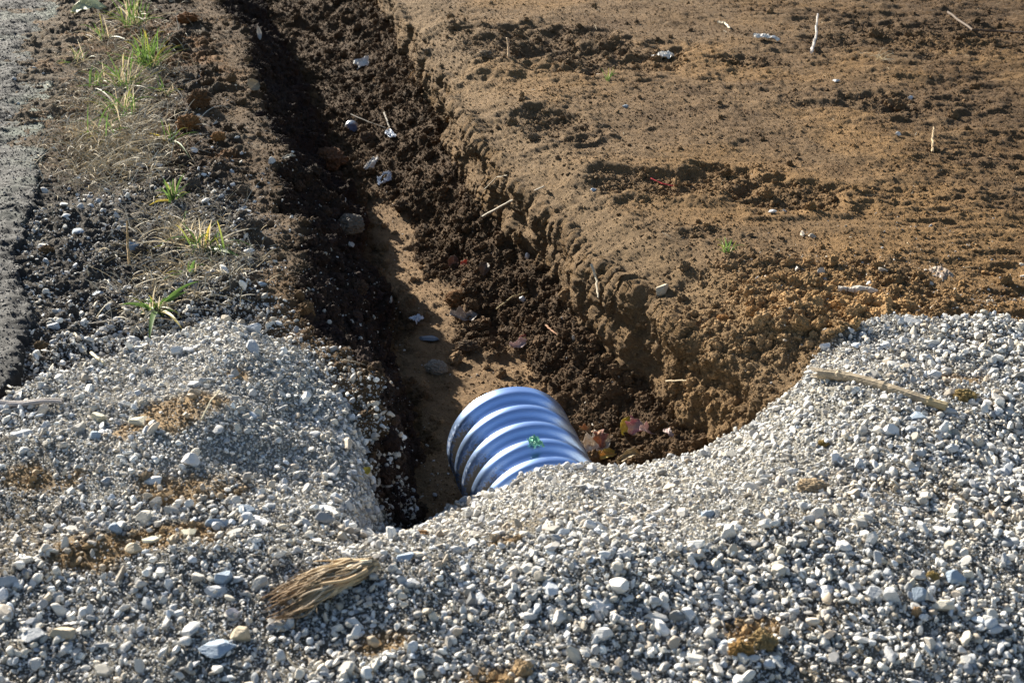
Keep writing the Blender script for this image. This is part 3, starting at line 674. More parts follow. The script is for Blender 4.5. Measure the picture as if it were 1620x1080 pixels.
# ------------------------------------------------------------------ single stones the photograph picks out
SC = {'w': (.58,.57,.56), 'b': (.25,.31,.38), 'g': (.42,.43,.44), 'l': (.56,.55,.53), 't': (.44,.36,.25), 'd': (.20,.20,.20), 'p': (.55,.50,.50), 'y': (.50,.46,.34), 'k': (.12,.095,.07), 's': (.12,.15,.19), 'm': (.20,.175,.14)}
STONES = [
 (398,519,34,22,'g','flat grey stone tilted at the crest of the left gravel heap','stone',.6),
 (302,727,30,24,'w','whitest blocky stone left of the brown patch in the gravel','stone',.8),
 (242,757,30,16,'l','pale flat stone just below left of the whitest blocky stone','stone',.6),
 (386,806,28,20,'b','blue faceted stone beside the second brown patch','stone',.9),
 (338,826,38,22,'b','wide pale blue stone below the second brown patch','stone',.7),
 (400,823,46,9,'w','thin white flake lying right of the wide pale blue stone','stone',.4),
 (354,912,28,28,'b','bright blue-white angular stone standing up in the lower left gravel','stone',1.0),
 (340,932,34,18,'g','grey-blue stone tucked under the bright angular stone','stone',.7),
 (300,842,26,16,'y','yellowish stone left of the wide pale blue stone','stone',.7),
 (182,836,22,24,'b','dark blue tilted stone on the brown soil patch','stone',.9),
 (245,850,34,16,'y','tan slab beside the lower brown soil patch','stone',.6),
 (214,866,30,20,'t','brown rounded stone resting on the lower brown patch','stone',.8),
 (100,1000,44,28,'t','large tan stone near the lower left corner','stone',.7),
 (50,1000,52,30,'g','large slate grey stone left of the large tan stone','stone',.6),
 (345,1012,62,36,'b','large bluish slab half sunk in the lower left gravel','stone',.35),
 (384,1002,36,28,'t','round brown stone behind the bluish slab','stone',.9),
 (366,968,22,26,'p','pinkish upright stone above the round brown stone','stone',.9),
 (515,805,36,14,'l','long pale stone on the rim of the pit','stone',.5),
 (310,607,26,14,'l','pale oval stone beneath the broad-bladed grass','stone',.7),
 (282,556,22,18,'l','paler of the two round stones below the broad-bladed grass','stone',.9),
 (298,553,20,14,'w','white round stone right of the paler one below the broad-bladed grass','stone',.8),
 (158,661,26,22,'y','yellow-grey block in the left gravel beside a blue pebble','stone',.8),
 (220,662,40,18,'y','long greenish slab on the left gravel above the brown patch','stone',.5),
 (152,686,22,18,'b','blue grey cube-like stone among the left gravel','stone',.9),
 (168,680,22,12,'w','white flat stone right of the blue grey cube-like stone','stone',.5),
 (38,684,34,20,'g','smooth grey stone below the left edge stick','stone',.6),
 (1322,728,16,22,'w','white wedge stone upright behind the brown clod','stone',1.0),
 (1358,732,22,20,'w','white square stone standing in the right gravel','stone',.9),
 (1372,782,18,12,'w','small white flat stone below the white square stone','stone',.6),
 (1150,840,24,34,'l','tall pale stone leaning in the middle of the right gravel','stone',.9),
 (1122,812,26,22,'b','blue diamond-shaped stone left of the tall pale stone','stone',.8),
 (1090,968,28,30,'w','bright white stone with a flat face near the bottom middle','stone',.9),
 (1304,934,36,22,'w','widest white stone in the lower right gravel','stone',.7),
 (1378,848,20,28,'l','pale upright stone above the widest white stone','stone',1.0),
 (1336,860,26,20,'l','rounded pale stone left of the pale upright stone','stone',.8),
 (1410,940,30,28,'l','blocky pale stone right of the widest white stone','stone',.9),
 (1380,935,30,26,'g','bluish grey stone wedged between two pale ones at lower right','stone',.8),
 (1452,938,22,30,'b','dark blue upright stone at lower right','stone',1.1),
 (1512,910,34,26,'b','blue slab leaning on gravel beside a tiny brown clump','stone',.8),
 (1490,836,30,14,'l','low pale stone in the middle of the far right gravel','stone',.6),
 (955,1000,34,28,'l','large cream stone at the bottom, left of the bright white stone','stone',.8),
 (950,952,38,16,'l','long pale wedge above the large cream stone','stone',.6),
 (742,948,18,30,'d','dark grey upright stone in the bottom middle gravel','stone',1.0),
 (655,920,26,20,'w','white lump right of the frayed wood','stone',.8),
 (640,880,34,16,'b','pale blue flat stone above right of the frayed wood','stone',.5),
 (565,985,30,20,'l','white faced stone in the shadow below the frayed wood','stone',.8),
 (1008,602,0,0,'g','','stone',0),
 (1475,592,26,18,'w','white cube-like stone beside the reed stalk on the right','stone',.9),
 (1410,678,28,20,'l','pale squarish stone under the reed stalk','stone',.8),
 (1450,658,30,14,'b','pale blue flat stone just under the reed stalk tip','stone',.6),
 (1490,680,32,12,'y','tan slab lower right of the reed stalk tip','stone',.5),
 (1445,506,28,16,'l','oval pale stone at the far edge of the right gravel','stone',.8),
 (1350,490,20,14,'b','small blue-grey stone alone on the orange soil above the gravel','stone',.8),
 (1420,478,34,12,'w','flat white stone where orange soil meets the right gravel','stone',.5),
 (1400,545,24,16,'w','white stone in the small cluster near the top of the right gravel','stone',.7),
 (1305,548,18,18,'w','white stone on the left tip of the right gravel','stone',.8),
 (1240,778,20,14,'y','cream stone left of the brown clod','stone',.7),
 (212,390,16,18,'b','blue-grey leaning stone under a bent straw on the left bank','stone',1.0),
 (124,366,24,12,'b','largest blue-grey oval stone on the dark soil by the road','stone',.6),
 (156,462,18,10,'b','lilac blue stone alone on the dark soil','stone',.7),
 (86,514,22,14,'g','grey oval stone near the broken road edge','stone',.6),
 (222,260,18,10,'w','white oval stone in the row below the dry grass','stone',.7),
 (250,261,16,9,'w','second white stone of the row below the dry grass','stone',.7),
 (304,234,13,11,'w','small bright stone right of the long yellow blade','stone',.9),
 (430,256,12,14,'l','pale stone on the rim above the shaded trench wall','stone',.9),
 (416,450,16,12,'b','pale blue stone at the right end of the left bank','stone',.7),
 (400,390,18,12,'w','white stone right of the large grass tuft','stone',.7),
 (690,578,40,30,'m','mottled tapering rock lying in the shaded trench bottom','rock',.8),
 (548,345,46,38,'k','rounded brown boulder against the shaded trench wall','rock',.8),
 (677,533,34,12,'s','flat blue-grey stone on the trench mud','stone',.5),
 (838,404,8,12,'w','small white stone stuck in the right trench wall','stone',1.0),
 (828,471,11,12,'w','white pebble on the lit trench rubble beside a straw','stone',.9),
 (805,492,8,8,'w','smaller white pebble below left of the first on the trench rubble','stone',.9),
 (1044,458,24,24,'t','tan wedge-shaped stone stuck in the top of the right wall','stone',.9),
 (938,300,10,7,'b','small blue pebble on the right bank left of the broken patch','stone',.8),
 (1322,126,12,7,'w','white oval pebble in the upper right soil','stone',.7),
 (1442,155,9,8,'w','roundest white pebble in the upper right soil','stone',.8),
 (1420,212,10,8,'l','pale pebble in the right soil above the wooden peg','stone',.8),
 (1221,334,14,8,'w','white flat pebble in the lower broken patch of the right bank','stone',.6),
 (990,168,10,7,'b','pale blue pebble casting a shadow on the smooth right bank','stone',.8),
 (934,740,20,18,'w','white rounded stone touching the right foot of the pipe','stone',.9),
 (912,738,18,12,'l','pale pebble against the pipe next to the white rounded stone','stone',.8),
 (862,728,15,11,'w','topmost white pebble on the pipe edge','stone',.8),
 (747,812,20,18,'l','cream stone at the left foot of the pipe','stone',.9),
]
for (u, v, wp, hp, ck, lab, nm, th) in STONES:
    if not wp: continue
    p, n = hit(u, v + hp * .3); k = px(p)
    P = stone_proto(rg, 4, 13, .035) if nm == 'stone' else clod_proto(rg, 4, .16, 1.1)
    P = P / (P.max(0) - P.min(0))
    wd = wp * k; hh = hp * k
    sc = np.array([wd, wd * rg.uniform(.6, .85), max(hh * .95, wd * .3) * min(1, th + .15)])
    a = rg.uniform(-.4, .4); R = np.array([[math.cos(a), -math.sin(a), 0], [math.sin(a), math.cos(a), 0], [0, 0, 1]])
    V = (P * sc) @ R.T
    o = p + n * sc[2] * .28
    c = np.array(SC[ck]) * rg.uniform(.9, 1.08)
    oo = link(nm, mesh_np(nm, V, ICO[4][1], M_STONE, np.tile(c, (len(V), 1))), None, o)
    tag(oo, lab, nm)

# ------------------------------------------------------------------ soil clods
CL = [(728,464,46,34,(.17,.09,.04),'orange-brown clod throwing a shadow across the trench mud'),
 (640,322,30,20,(.10,.066,.04),'dark clod above the start of the trench mud'),
 (740,545,36,22,(.10,.07,.045),'dark crumbly clod beside the lit mud just above the pipe'),
 (318,155,40,38,(.11,.062,.032),'large dark brown clod on the rim of the left bank'),
 (300,192,44,34,(.20,.10,.04),'large orange-brown clod in front of the dark rim clod'),
 (345,215,26,18,(.24,.12,.045),'small orange clod at the right foot of the large orange one'),
 (300,22,40,20,(.17,.075,.03),'reddish clod on the left rim near the top of the photo'),
 (515,245,64,40,(.13,.065,.035),'broad reddish clod sitting in the shaded trench bottom'),
 (585,215,30,20,(.12,.08,.05),'clod just below the metal cap in the trench'),
 (1285,767,54,24,(.33,.25,.16),'flat tan clod lying on the right gravel'),
 (1170,1022,44,34,(.25,.15,.055),'moss-brown clump left of two in the bottom right gravel'),
 (1205,1010,50,40,(.27,.19,.09),'lumpy yellow-brown clump joined by pebbles in the bottom right gravel'),
 (1525,625,46,18,(.24,.17,.07),'brown clump right of the reed stalk tip'),
 (1475,908,22,18,(.25,.18,.07),'tiny brown clump beside the blue slab'),
 (1447,963,18,24,(.40,.26,.14),'orange-topped clump below the blocky pale stones'),
 (1303,700,20,12,(.26,.18,.06),'small brown crumb cluster left below the reed stalk'),
 (560,843,0,0,(.2,.1,.05),''),
 (664,842,30,12,(.26,.15,.07),'brown crumb clump on the gravel in front of the pit'),
 (1145,503,22,18,(.34,.18,.07),'orange crumbly clod at the end of the right wall'),
 (1190,490,26,20,(.30,.17,.07),'orange clod right of its neighbour at the end of the right wall'),
 (1400,462,0,0,(0,0,0),''),
 (1338,472,24,12,(.28,.17,.07),'small clod under the weathered wood piece'),
 (1352,470,0,0,(0,0,0),''),
 (905,60,22,10,(.14,.09,.05),'rounded clod in the upper broken patch of the right bank'),
 (770,85,28,12,(.17,.13,.09),'pale rounded clod left in the upper broken patch'),
 (845,215,24,16,(.17,.12,.075),'clod at the sunken spot on the right lip'),
 (68,545,26,20,(.13,.09,.05),'brown clod beside the broken road edge'),
 (76,582,0,0,(0,0,0),''),
 (75,395,30,20,(.13,.08,.04),'brown root-bound clod on the dark soil by the road'),
]
for (u, v, wp, hp, c, lab) in CL:
    if not wp: continue
    p, n = hit(u, v + hp * .35); k = px(p); P = clod_proto(rg, 5, .36, 2.1)
    P = P / (P.max(0) - P.min(0)); sc = np.array([wp * k, wp * k * .8, max(hp * k * .95, wp * k * .45)])
    V = P * sc; cc = np.tile(np.array(c), (len(V), 1)) * (1 + .25 * perlin(V[:, 0] * 90, V[:, 1] * 90, V[:, 2] * 90))[:, None]
    tag(link('soil_clod', mesh_np('soil_clod', V, ICO[5][1], M_CRUMB, cc, True), None, p + n * sc[2] * .3), lab, 'clod')

# ------------------------------------------------------------------ reed stalk on the right gravel
p0, _ = hit(1294, 606); p1, _ = hit(1496, 650); p0 = p0 + [0, 0, .03]; p1 = p1 + [0, 0, .014]
kx = px(p0); n = 60; t = np.linspace(0, 1, n); P = p0 + (p1 - p0) * t[:, None] + np.array([0, 0, 1]) * (.010 * np.sin(t * 3.1))[:, None] + np.array([0, .01, 0]) * np.sin(t * 6)[:, None]
rad = kx * (8.6 - 1.2 * t); 
for nd in (.17, .52, .86): rad = rad + kx * 1.3 * np.exp(-((t - nd) / .012) ** 2) - kx * .5 * np.exp(-((t - nd - .03) / .012) ** 2)
cl = np.array([.36, .29, .20]) * (1 + .12 * np.sin(t * 47))[:, None]; cl[(t > .84)] = (.42, .33, .19)
stalk = bpy.data.objects.new('reed_stalk', None); COL.objects.link(stalk); stalk.location = p0
tag(stalk, 'weathered brown reed stalk with a split end lying on the right gravel', 'stalk')
def tube_o(name, parts, mat, parent, org, smooth=False):
    V, Fc, Cc = merge(parts); return link(name, mesh_np(name, V - np.array(org, F32), Fc, mat, Cc, smooth), parent)
tube_o('stem', [tube(P, rad, 22, cl, 1, .05, rg)], M_DRY, stalk, p0)
sp_ = []
for i in range(6):
    a = i * 1.05; off = np.array([0, math.cos(a), math.sin(a)]) * kx * 6
    sp_.append(tube(bez(p0 + off + (p1 - p0) * .03, p0 + off * 1.15 - (p1 - p0) * .03, p0 + off * (1.3 + rg.uniform(-.3, .4)) - (p1 - p0) * rg.uniform(.05, .09), 6), np.linspace(3.4, .9, 6) * kx, 5, (.42, .35, .26), .5))
tube_o('split_end', sp_, M_DRY, stalk, p0)

# grey stick entering from the left edge
p0, _ = hit(-60, 642); p1, _ = hit(100, 644); k = px(p1); t = np.linspace(0, 1, 24)
P = (p0 + (p1 - p0) * t[:, None]) + np.array([0, 0, .014]) + np.array([0, 0, .004]) * np.sin(t * 9)[:, None]
place('stick', [tube(P, k * (5.2 - 2.6 * t), 10, (.40, .36, .34), 1, .12, rg), tube(P + [0, .012, .002], k * (2.8 - 1.6 * t), 7, (.45, .41, .38), 1, .12, rg)], M_DRY, p1, 'grey split stick entering the photo from the left edge over the gravel', 'stick')

def twig(pixels, rpx, col, label, lift=.006, name='twig', cat='twig', sides=6):
    pts = []
    for (u, v, h) in pixels:
        p, nn = hit(u, v); pts.append(p + nn * lift + np.array([0, 0, h * px(p)]))
    pts = np.array(pts); k = px(pts[0]); tt = np.linspace(0, 1, 16); q = np.stack([np.interp(tt, np.linspace(0, 1, len(pts)), pts[:, i]) for i in range(3)], 1)
    q[1:-1] += rg.normal(size=(14, 3)) * rpx * k * .25
    place(name, [tube(q, rpx * k * (1.1 - .5 * tt), sides, col, 1, .1, rg)], M_DRY, pts[0], label, cat)
twig([(766,348,2),(806,328,8),(862,306,8)], 1.9, (.47,.42,.34), 'long pale twig leaning over the right trench wall', .012)
twig([(771,300,2),(790,287,6),(804,283,4)], .9, (.42,.36,.27), 'thin curved root above the long pale twig on the trench wall', .012, 'root', 'root')
twig([(944,420,4),(948,448,6),(953,474,3)], 2.2, (.50,.42,.30), 'upright straw stem against the right trench wall', .014)
twig([(786,489,2),(812,475,4),(836,464,3)], 1.3, (.42,.33,.17), 'yellow straw slanting over the lit trench rubble', .008)
twig([(1058,608,2),(1082,604,3),(1098,606,2)], 1.3, (.42,.34,.22), 'short stem poking from the foot of the right wall', .012)
twig([(866,520,3),(880,530,3),(893,537,2)], 1.6, (.30,.16,.09), 'reddish brown twig on the dark trench rubble', .01)
twig([(1282,84,2),(1288,68,10),(1293,48,26)], 2.3, (.72,.64,.56), 'white stick standing out of the upper right soil', .006, 'stick', 'stick')
twig([(1136,36,2),(1146,40,2),(1154,43,2)], 2.2, (.66,.58,.44), 'short pale straw piece at the top of the right bank', .004, 'straw_piece', 'straw')
twig([(1474,240,0),(1474,228,8),(1475,216,16)], 1.9, (.46,.34,.2), 'small upright wooden peg in the right soil', .002, 'peg', 'peg')
twig([(1500,20,2),(1540,48,2),(1585,50,2),(1640,56,2)], 1.8, (.10,.07,.05), 'dark thin strand standing in for a shadow line on the upper right corner soil', .006, 'root', 'root')  # dark strand added where a shadow line crosses the soil
twig([(118,532,2),(130,552,5),(136,566,2)], 1.8, (.60,.54,.42), 'white straw standing on the left of the left gravel', .008, 'straw_piece', 'straw')
twig([(144,566,4),(156,576,5),(166,584,3)], 2.4, (.62,.54,.36), 'cream straw piece sloping down at the gravel top left', .008, 'straw_piece', 'straw')
twig([(72,610,2),(80,596,6),(85,584,5)], 1.8, (.60,.55,.46), 'pale stem rising left of the cream straw piece', .008, 'straw_piece', 'straw')
twig([(205,420,1),(204,400,20),(205,388,40)], 1.8, (.45,.30,.14), 'orange half of a bent straw above the blue-grey leaning stone', .002)
twig([(0,607,2),(18,613,4),(34,619,2)], 1.6, (.45,.42,.36), 'thin grey stem by the left edge under the road end', .008, 'straw_piece', 'straw')
twig([(138,516,1),(170,513,3),(186,509,1)], 1.5, (.44,.38,.3), 'thin flat stem on the dark soil left of the broad-bladed grass', .006, 'straw_piece', 'straw')
twig([(318,670,2),(334,645,6),(347,624,3)], 1.6, (.50,.44,.3), 'straw leaning across the left gravel above the brown patch', .008, 'straw_piece', 'straw')
twig([(540,575,2),(562,578,3),(580,582,2)], 1.0, (.40,.34,.25), 'thin rootlet sticking out at the rim of the left heap', .008, 'root', 'root')
# red thread
twig([(1030,287,2),(1048,295,3),(1066,298,2)], 1.1, (.55,.04,.05), 'red thread lying in the broken patch of the right bank', .006, 'thread', 'thread')
twig([(556,185,2),(585,198,3),(612,208,3)], .7, (.12,.11,.10), 'dull wire running between the cap and the blue scrap in the trench', .008, 'wire', 'wire')
twig([(607,181,3),(613,196,4),(618,207,3)], 1.3, (.30,.27,.22), 'pale flat stem just above the blue and white scrap', .008, 'straw_piece', 'straw')

# ------------------------------------------------------------------ frayed piece of root wood in the foreground
pw0, _ = hit(600, 905); pw1, _ = hit(425, 965); k = px(pw0)
pw0 = pw0 + [0, 0, .018]; ax = pw1 - pw0; L = np.linalg.norm(ax); axu = ax / L; side = np.cross([0, 0, 1.], axu); parts = []
tq = np.linspace(0, 1, 16)
core = pw0 + axu * (L * .74 * tq)[:, None] + side * (.006 * np.sin(tq * 5))[:, None] + np.array([0, 0, 1.]) * (.006 * np.sin(tq * 3.2))[:, None]
parts.append(tube(core, .0100 + .030 * np.sin(tq * 2.1) ** 2.2, 40, np.array([.58, .46, .31]), .50, .13, rg))
for i in range(150):
    f = rg.uniform(-1, 1); hgt = rg.uniform(0, 1); end = rg.uniform(.5, 1.1); tw = rg.normal() * .012
    q = np.linspace(rg.uniform(0, .25), end, 14)
    hw = .005 + .046 * sstep(.1, .8, q) + .012 * np.sin(q * 3.1)
    lat = f * hw + tw * np.sin(q * rg.uniform(3, 8)) + .004 * np.sin(q * 18 + i) 
    z = (.011 + .022 * np.sin(q * 2.6)) * math.sqrt(max(0, 1 - f * f * .8)) * hgt * 1.2 - .020 * np.clip(q - .6, 0, 1) * (1 - .5 * hgt) + .003 * np.sin(q * 15 + 2 * i)
    P = pw0 + axu * (q * L)[:, None] + side * lat[:, None] + np.array([0, 0, 1.]) * z[:, None]
    c = np.array([.46, .34, .20]) * rg.uniform(.35, 1.2)
    if rg.random() < .3: c = np.array([.66, .55, .40])
    qq = sstep(.35, 1.0, q)[:, None]; c = c * (1.15 * (1 - qq)) + np.array([.24, .15, .075]) * rg.uniform(.5, 1.3) * qq
    parts.append(tube(P, np.linspace(.0046, .0009, 14) * (rg.uniform(.7, 1.15) if i % 4 == 0 else rg.uniform(.3, .6)), 6, c))
for i in range(26):
    f = rg.uniform(-1, 1); a = pw0 + axu * L * rg.uniform(.3, .75) + side * .03 * f + [0, 0, .006]; e = a + axu * rg.uniform(.0, .06) + side * rg.uniform(.02, .07) * np.sign(f) + [0, 0, rg.uniform(-.012, .015)]
    parts.append(tube(bez(a, (a + e) / 2 + [0, 0, .008], e, 7), np.linspace(.0016, .0005, 7), 4, np.array([.45, .34, .2]) * rg.uniform(.6, 1.1)))
place('root_wood', parts, M_DRY, pw0, 'pale frayed fibrous piece of root wood on the foreground gravel', 'wood', smooth=True)

# ------------------------------------------------------------------ fallen leaves in the hollow right of the pipe and elsewhere
def leaf(u, v, wpx, hpx, ang, c0, c1, label, curl=.5, tilt=.5, lift=.006, lobes=0, name='fallen_leaf', cat='leaf'):
    wpx, hpx = wpx * 1.25, hpx * 1.3; c0 = [.75 * x + .05 for x in c0]; c1 = [.75 * x + .05 for x in c1]
    p, nn = hit(u, v); k = px(p); nx, ny = 17, 11; V = []; cc = []
    for i in range(nx):
        s_ = i / (nx - 1); w = math.sin(math.pi * min(1, s_ * .96 + .04)) ** .7 * (1 + (.28 * math.cos(s_ * math.pi * lobes) if lobes else 0)) * (1 + rg.normal() * .03)
        for j in range(ny):
            tt = j / (ny - 1) * 2 - 1
            x = (s_ - .5) * wpx * k; y = tt * w * hpx * .5 * k
            z = curl * abs(tt) ** 1.6 * w * hpx * .5 * k + .22 * curl * wpx * k * math.cos(s_ * 5 + u) + .035 * wpx * k * math.sin(s_ * 21 + tt * 6) + rg.normal() * .008 * wpx * k
            V.append((x, y, z)); m = .5 + .5 * math.sin(s_ * 7 + tt * 3 + u); cc.append(np.array(c0) * (1 - m) + np.array(c1) * m if abs(tt) > .06 else np.array(c1) * 1.15)
    V = np.array(V); ca, sa = math.cos(ang), math.sin(ang); R = np.array([[ca, -sa, 0], [sa, ca, 0], [0, 0, 1]]); ct, st = math.cos(tilt), math.sin(tilt)
    T = np.array([[1, 0, 0], [0, ct, -st], [0, st, ct]]); V = V @ R.T @ T.T
    V = V + nn * (lift - min(0, V[:, 2].min()) * .6)
    kk = np.arange(nx * ny).reshape(nx, ny); q = np.stack([kk[:-1, :-1], kk[1:, :-1], kk[1:, 1:], kk[:-1, 1:]], -1).reshape(-1, 4)
    o = link(name, mesh_np(name, V, q, M_LITTER, np.array(cc), True, 4), None, p); sm = o.modifiers.new('thick', 'SOLIDIFY'); sm.thickness = .0006
    return tag(o, label, cat)
leaf(997, 684, 26, 15, 1.25, (.62,.48,.03), (.38,.30,.03), 'yellow-green leaf standing upright right of the pipe', .5, .9, .012)
leaf(1010, 682, 24, 20, 1.1, (.55,.20,.22), (.45,.30,.25), 'pink leaf behind the upright yellow-green leaf', .5, .8, .010, 5)
leaf(1030, 686, 26, 16, .1, (.66,.42,.38), (.72,.52,.46), 'pale pink crumpled leaf at the right end of the leaf litter', .7, .3, .008, 5)
leaf(950, 712, 40, 30, .2, (.62,.50,.36), (.74,.64,.5), 'large cream crumpled leaf beside the pipe', .6, .6, .012, 7)
leaf(966, 726, 26, 14, .5, (.75,.52,.05), (.68,.32,.03), 'bright yellow-orange leaf lying at the gravel edge by the pipe', .5, .5, .012)
leaf(958, 704, 24, 16, 1.9, (.30,.08,.05), (.45,.18,.06), 'dark red leaf curled over the cream one', .8, .5, .018, 5)
leaf(1002, 730, 34, 12, .15, (.34,.24,.10), (.42,.30,.13), 'brown curled leaf along the gravel edge', .8, .4, .008)
leaf(1000, 668, 14, 10, .4, (.55,.22,.25), (.45,.15,.2), 'small purple-pink leaf above the pink one', .5, .5, .010)
leaf(1060, 690, 18, 9, 2.2, (.70,.56,.50), (.6,.42,.4), 'small pale leaf scrap right of the litter', .5, .4, .008, 3)
leaf(930, 682, 20, 12, .1, (.40,.18,.05), (.5,.28,.09), 'rusty leaf against the right side of the pipe', .7, .4, .008, 5)
leaf(824, 548, 24, 12, .3, (.66,.50,.47), (.56,.38,.34), 'pale pink leaf on the rubble above the pipe', .7, .5, .008, 3)
leaf(830, 540, 12, 8, .8, (.50,.10,.04), (.4,.1,.05), 'tiny red leaf behind the pale pink one above the pipe', .5, .6, .010)
leaf(740, 418, 13, 8, .3, (.60,.10,.03), (.5,.1,.03), 'tiny orange-red leaf at the head of the lit mud', .5, .5, .010, 3)
leaf(770, 430, 18, 13, 1.3, (.08,.05,.03), (.14,.09,.06), 'brown cupped leaf in the dark spot above the orange-brown clod', .8, .9, .010)
leaf(718, 424, 17, 13, 1.5, (.12,.05,.03), (.2,.10,.06), 'reddish brown leaf left of the cupped leaf', .7, .9, .010)
leaf(735, 505, 36, 18, .1, (.30,.24,.19), (.42,.35,.3), 'dull crumpled leaf at the shadow edge below the orange-brown clod', .6, .4, .006, 5)
leaf(570, 748, 14, 10, .9, (.80,.60,.04), (.7,.5,.03), 'single yellow leaf on the rim of the left heap', .4, .8, .012)
leaf(142, 20, 44, 24, .2, (.62,.66,.46), (.5,.52,.3), 'pale green-white leaf lying on the verge at the top left', .4, .5, .014)
leaf(586, 748, 0.1, .1, 0, (.1,.1,.1), (.1,.1,.1), 'x') if False else None
leaf(405, 55, 6, 18, .2, (.66,.62,.55), (.5,.45,.4), 'white leaf strip hanging on the left rim near the top', .4, 1.0, .012)
leaf(402, 142, 14, 18, .8, (.30,.25,.17), (.4,.33,.22), 'tan leaf standing on the left rim', .5, 1.1, .01)
leaf(455, 252, 18, 6, .1, (.5,.46,.38), (.42,.38,.3), 'pale narrow leaf caught on the shaded trench wall', .4, .4, .01)
leaf(950, 726, 14, 12, 2.4, (.66,.45,.06), (.4,.12,.05), 'small yellow and red leaf under the cream crumpled leaf', .6, .5, .01, 3)

# ------------------------------------------------------------------ scraps of rubbish
def plain(name, colr, rough, **kw):
    m, nt, b = new_mat(name); b.inputs['Roughness'].default_value = rough
    nz = nt.nodes.new('ShaderNodeTexNoise'); nz.inputs['Scale'].default_value = 60; nz.inputs['Detail'].default_value = 4
    cr = nt.nodes.new('ShaderNodeValToRGB'); cr.color_ramp.elements[0].position = .35; cr.color_ramp.elements[1].position = .65
    cr.color_ramp.elements[0].color = (*[x * .6 for x in colr], 1); cr.color_ramp.elements[1].color = (*colr, 1)
    g = nt.nodes.new('ShaderNodeNewGeometry'); nt.links.new(g.outputs['Position'], nz.inputs['Vector'])
    nt.links.new(nz.outputs['Fac'], cr.inputs[0]); nt.links.new(cr.outputs[0], b.inputs['Base Color'])
    for a, v in kw.items(): b.inputs[a].default_value = v
    return m
M_CAP = plain('dull_metal', (.55, .57, .60), .4, Metallic=.7)
M_CAPB = plain('blue_plastic', (.16, .2, .34), .35)
M_FOIL = plain('scuffed_film', (.62, .68, .78), .25)
M_TURQ = plain('green_film', (.20, .50, .36), .4)
M_BAG = plain('thin_plastic', (.62, .50, .40), .22, **{'Transmission Weight': .55, 'IOR': 1.15})
M_WHITE = plain('weathered_white', (.80, .76, .70), .7)
# ribbed metal cap lying open side towards the camera
pc, nc = hit(556, 203); k = px(pc); cap = bpy.data.objects.new('metal_cap', None); COL.objects.link(cap); cap.location = pc + np.array([0, 0, .018])
tag(cap, 'silver ribbed cap with a blue face lying in the trench soil', 'cap')
axc = np.array([.22, -.85, -.12]); axc /= np.linalg.norm(axc); tt = np.linspace(-.028, .014, 15)
rr_ = k * np.array([7.5, 8, 8.6, 9.4, 9.8, 9.2, 9.8, 9.2, 9.8, 9.2, 9.8, 10.8, 11.2, 11.2, 10.6])
tube_o('shell', [tube(axc * tt[:, None], rr_, 28, (1, 1, 1))], M_CAP, cap, (0, 0, 0), True)
tt = np.array([.0125, .016, .0168]); tube_o('face', [tube(axc * tt[:, None], k * np.array([8.2, 8.0, 6.2]), 24, (1, 1, 1))], M_CAPB, cap, (0, 0, 0), True)

def crumple(name, u, v, wpx, hpx, mat, label, cat, ang=0, amp=.35, lift=.008, onpipe=False, seed=0, sag=.25, hole=False):
    r = np.random.default_rng(seed + 300)
    if onpipe: p, nn = pipe_hit(u, v)
    else: p, nn = hit(u, v)
    k = px(p); nx, ny = 22, 16
    gx, gy = np.meshgrid(np.linspace(-.5, .5, nx), np.linspace(-.5, .5, ny), indexing='ij')
    edge = 1 + .18 * perlin(gx * 5 + seed, gy * 5, 1.1)
    z = amp * (lumps(gx * 2.6 + seed, gy * 2.6, .3) * .5 + .35 * lumps(gx * 6 + seed, gy * 6, 4.3)) * min(wpx, hpx) * k * .5
    rr2 = (gx ** 2 + gy ** 2); z = z - z.min() - sag * rr2 * min(wpx, hpx) * k
    sq = np.sqrt(np.clip(1 - .8 * np.minimum(1, rr2 * 2.4), .2, 1))
    V = np.stack([gx * wpx * k * edge * (.75 + .25 * sq), gy * hpx * k * edge * (.75 + .25 * sq), z], -1).reshape(-1, 3)
    t1 = np.cross([0, 0, 1.], nn) if abs(nn[2]) < .7 else np.array([1., 0, 0]); t1 = t1 - nn * (t1 @ nn); t1 /= np.linalg.norm(t1); t2 = np.cross(nn, t1)
    if abs(nn[2]) < .7 and t1[0] < 0: t1, t2 = -t1, -t2
    ca, sa = math.cos(ang), math.sin(ang); V = V[:, :1] * (t1 * ca + t2 * sa) + V[:, 1:2] * (-t1 * sa + t2 * ca) + (V[:, 2:] + lift) * nn
    kk = np.arange(nx * ny).reshape(nx, ny); q = np.stack([kk[:-1, :-1], kk[1:, :-1], kk[1:, 1:], kk[:-1, 1:]], -1).reshape(-1, 4)
    o = link(name, mesh_np(name, V, q, mat, None, False, 4), None, p); sm = o.modifiers.new('thick', 'SOLIDIFY'); sm.thickness = .0007
    return tag(o, label, cat)
crumple('plastic_scrap', 847, 704, 19, 30, M_TURQ, 'green crumpled film scrap lying on top of the pipe', 'scrap', .5, 1.2, .0015, True, 1)
crumple('plastic_scrap', 620, 217, 12, 42, M_FOIL, 'blue and white shiny scrap below the ribbed cap in the trench', 'scrap', .4, 1.0, .008, seed=2)
crumple('plastic_scrap', 588, 264, 12, 34, M_WHITE, 'white torn scrap at the shadow edge in the trench', 'scrap', -.5, .9, .01, seed=3)
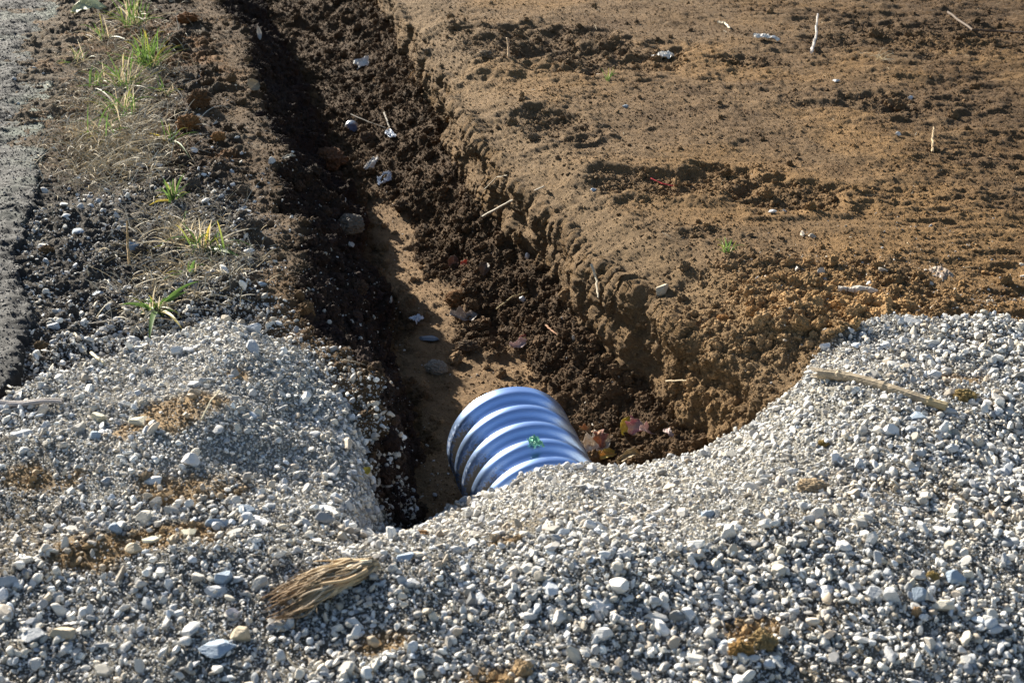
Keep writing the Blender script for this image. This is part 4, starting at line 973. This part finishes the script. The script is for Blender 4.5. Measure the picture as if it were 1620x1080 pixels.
crumple('plastic_scrap', 573, 102, 28, 26, M_WHITE, 'white flat scrap high up on the trench rubble', 'scrap', .1, .45, .006, seed=4)
crumple('plastic_scrap', 612, 287, 26, 24, M_FOIL, 'pale wet looking scrap above the trench mud', 'scrap', .1, .8, .01, seed=5)
crumple('plastic_scrap', 658, 510, 18, 22, M_FOIL, 'small blue-white scrap above the flat blue-grey stone', 'scrap', -.6, 1.0, .006, seed=6)
crumple('plastic_bag', 1487, 430, 62, 80, M_BAG, 'pale translucent plastic domed on the right bank soil', 'plastic', .1, .22, .003, seed=7, sag=1.1)
crumple('plastic_scrap', 1048, 90, 34, 32, M_WHITE, 'white crumpled wad on the right bank, left of the two in the upper soil', 'scrap', .2, .7, .004, seed=8)
crumple('plastic_scrap', 1212, 60, 42, 26, M_WHITE, 'white tangled flat litter right of the short pale straw piece', 'scrap', .1, .6, .003, seed=9)
# pale twist of bark in the upper broken patch
pb, _ = hit(806, 86); k = px(pb); tq = np.linspace(0, 1, 14)
Pb = pb + np.stack([-.004 + .010 * np.sin(tq * 2) * 1, 0 * tq, k * 30 * tq], 1) + np.stack([-k * 6 * tq, 0 * tq, 0 * tq], 1)
place('bark_strip', [tube(Pb, k * 4.2 * (1 - .5 * tq), 9, (.62, .46, .30), .5, .08, rg)], M_DRY, pb, 'pale orange bark strip standing in the upper broken patch', 'bark', smooth=True)
# weathered wood piece with a dark band above the right gravel
pd0, _ = hit(1324, 462); pd1, _ = hit(1388, 466); k = px(pd0); tq = np.linspace(0, 1, 30); Pd = pd0 + (pd1 - pd0) * tq[:, None] + np.array([0, 0, .012])
rd = k * np.interp(tq, [0, .05, .2, .3, .38, .5, .8, 1], [5.5, 6, 5.5, 4.5, 7, 9, 7, 2]); cd_ = np.tile(np.array([.58, .52, .44]), (30, 1)); cd_[(tq > .22) & (tq < .27)] = (.05, .05, .05)
place('wood_piece', [tube(Pd, rd, 14, cd_, .75, .14, rg)], M_DRY, pd0, 'short weathered pale wood piece with a dark band above the right gravel', 'wood')
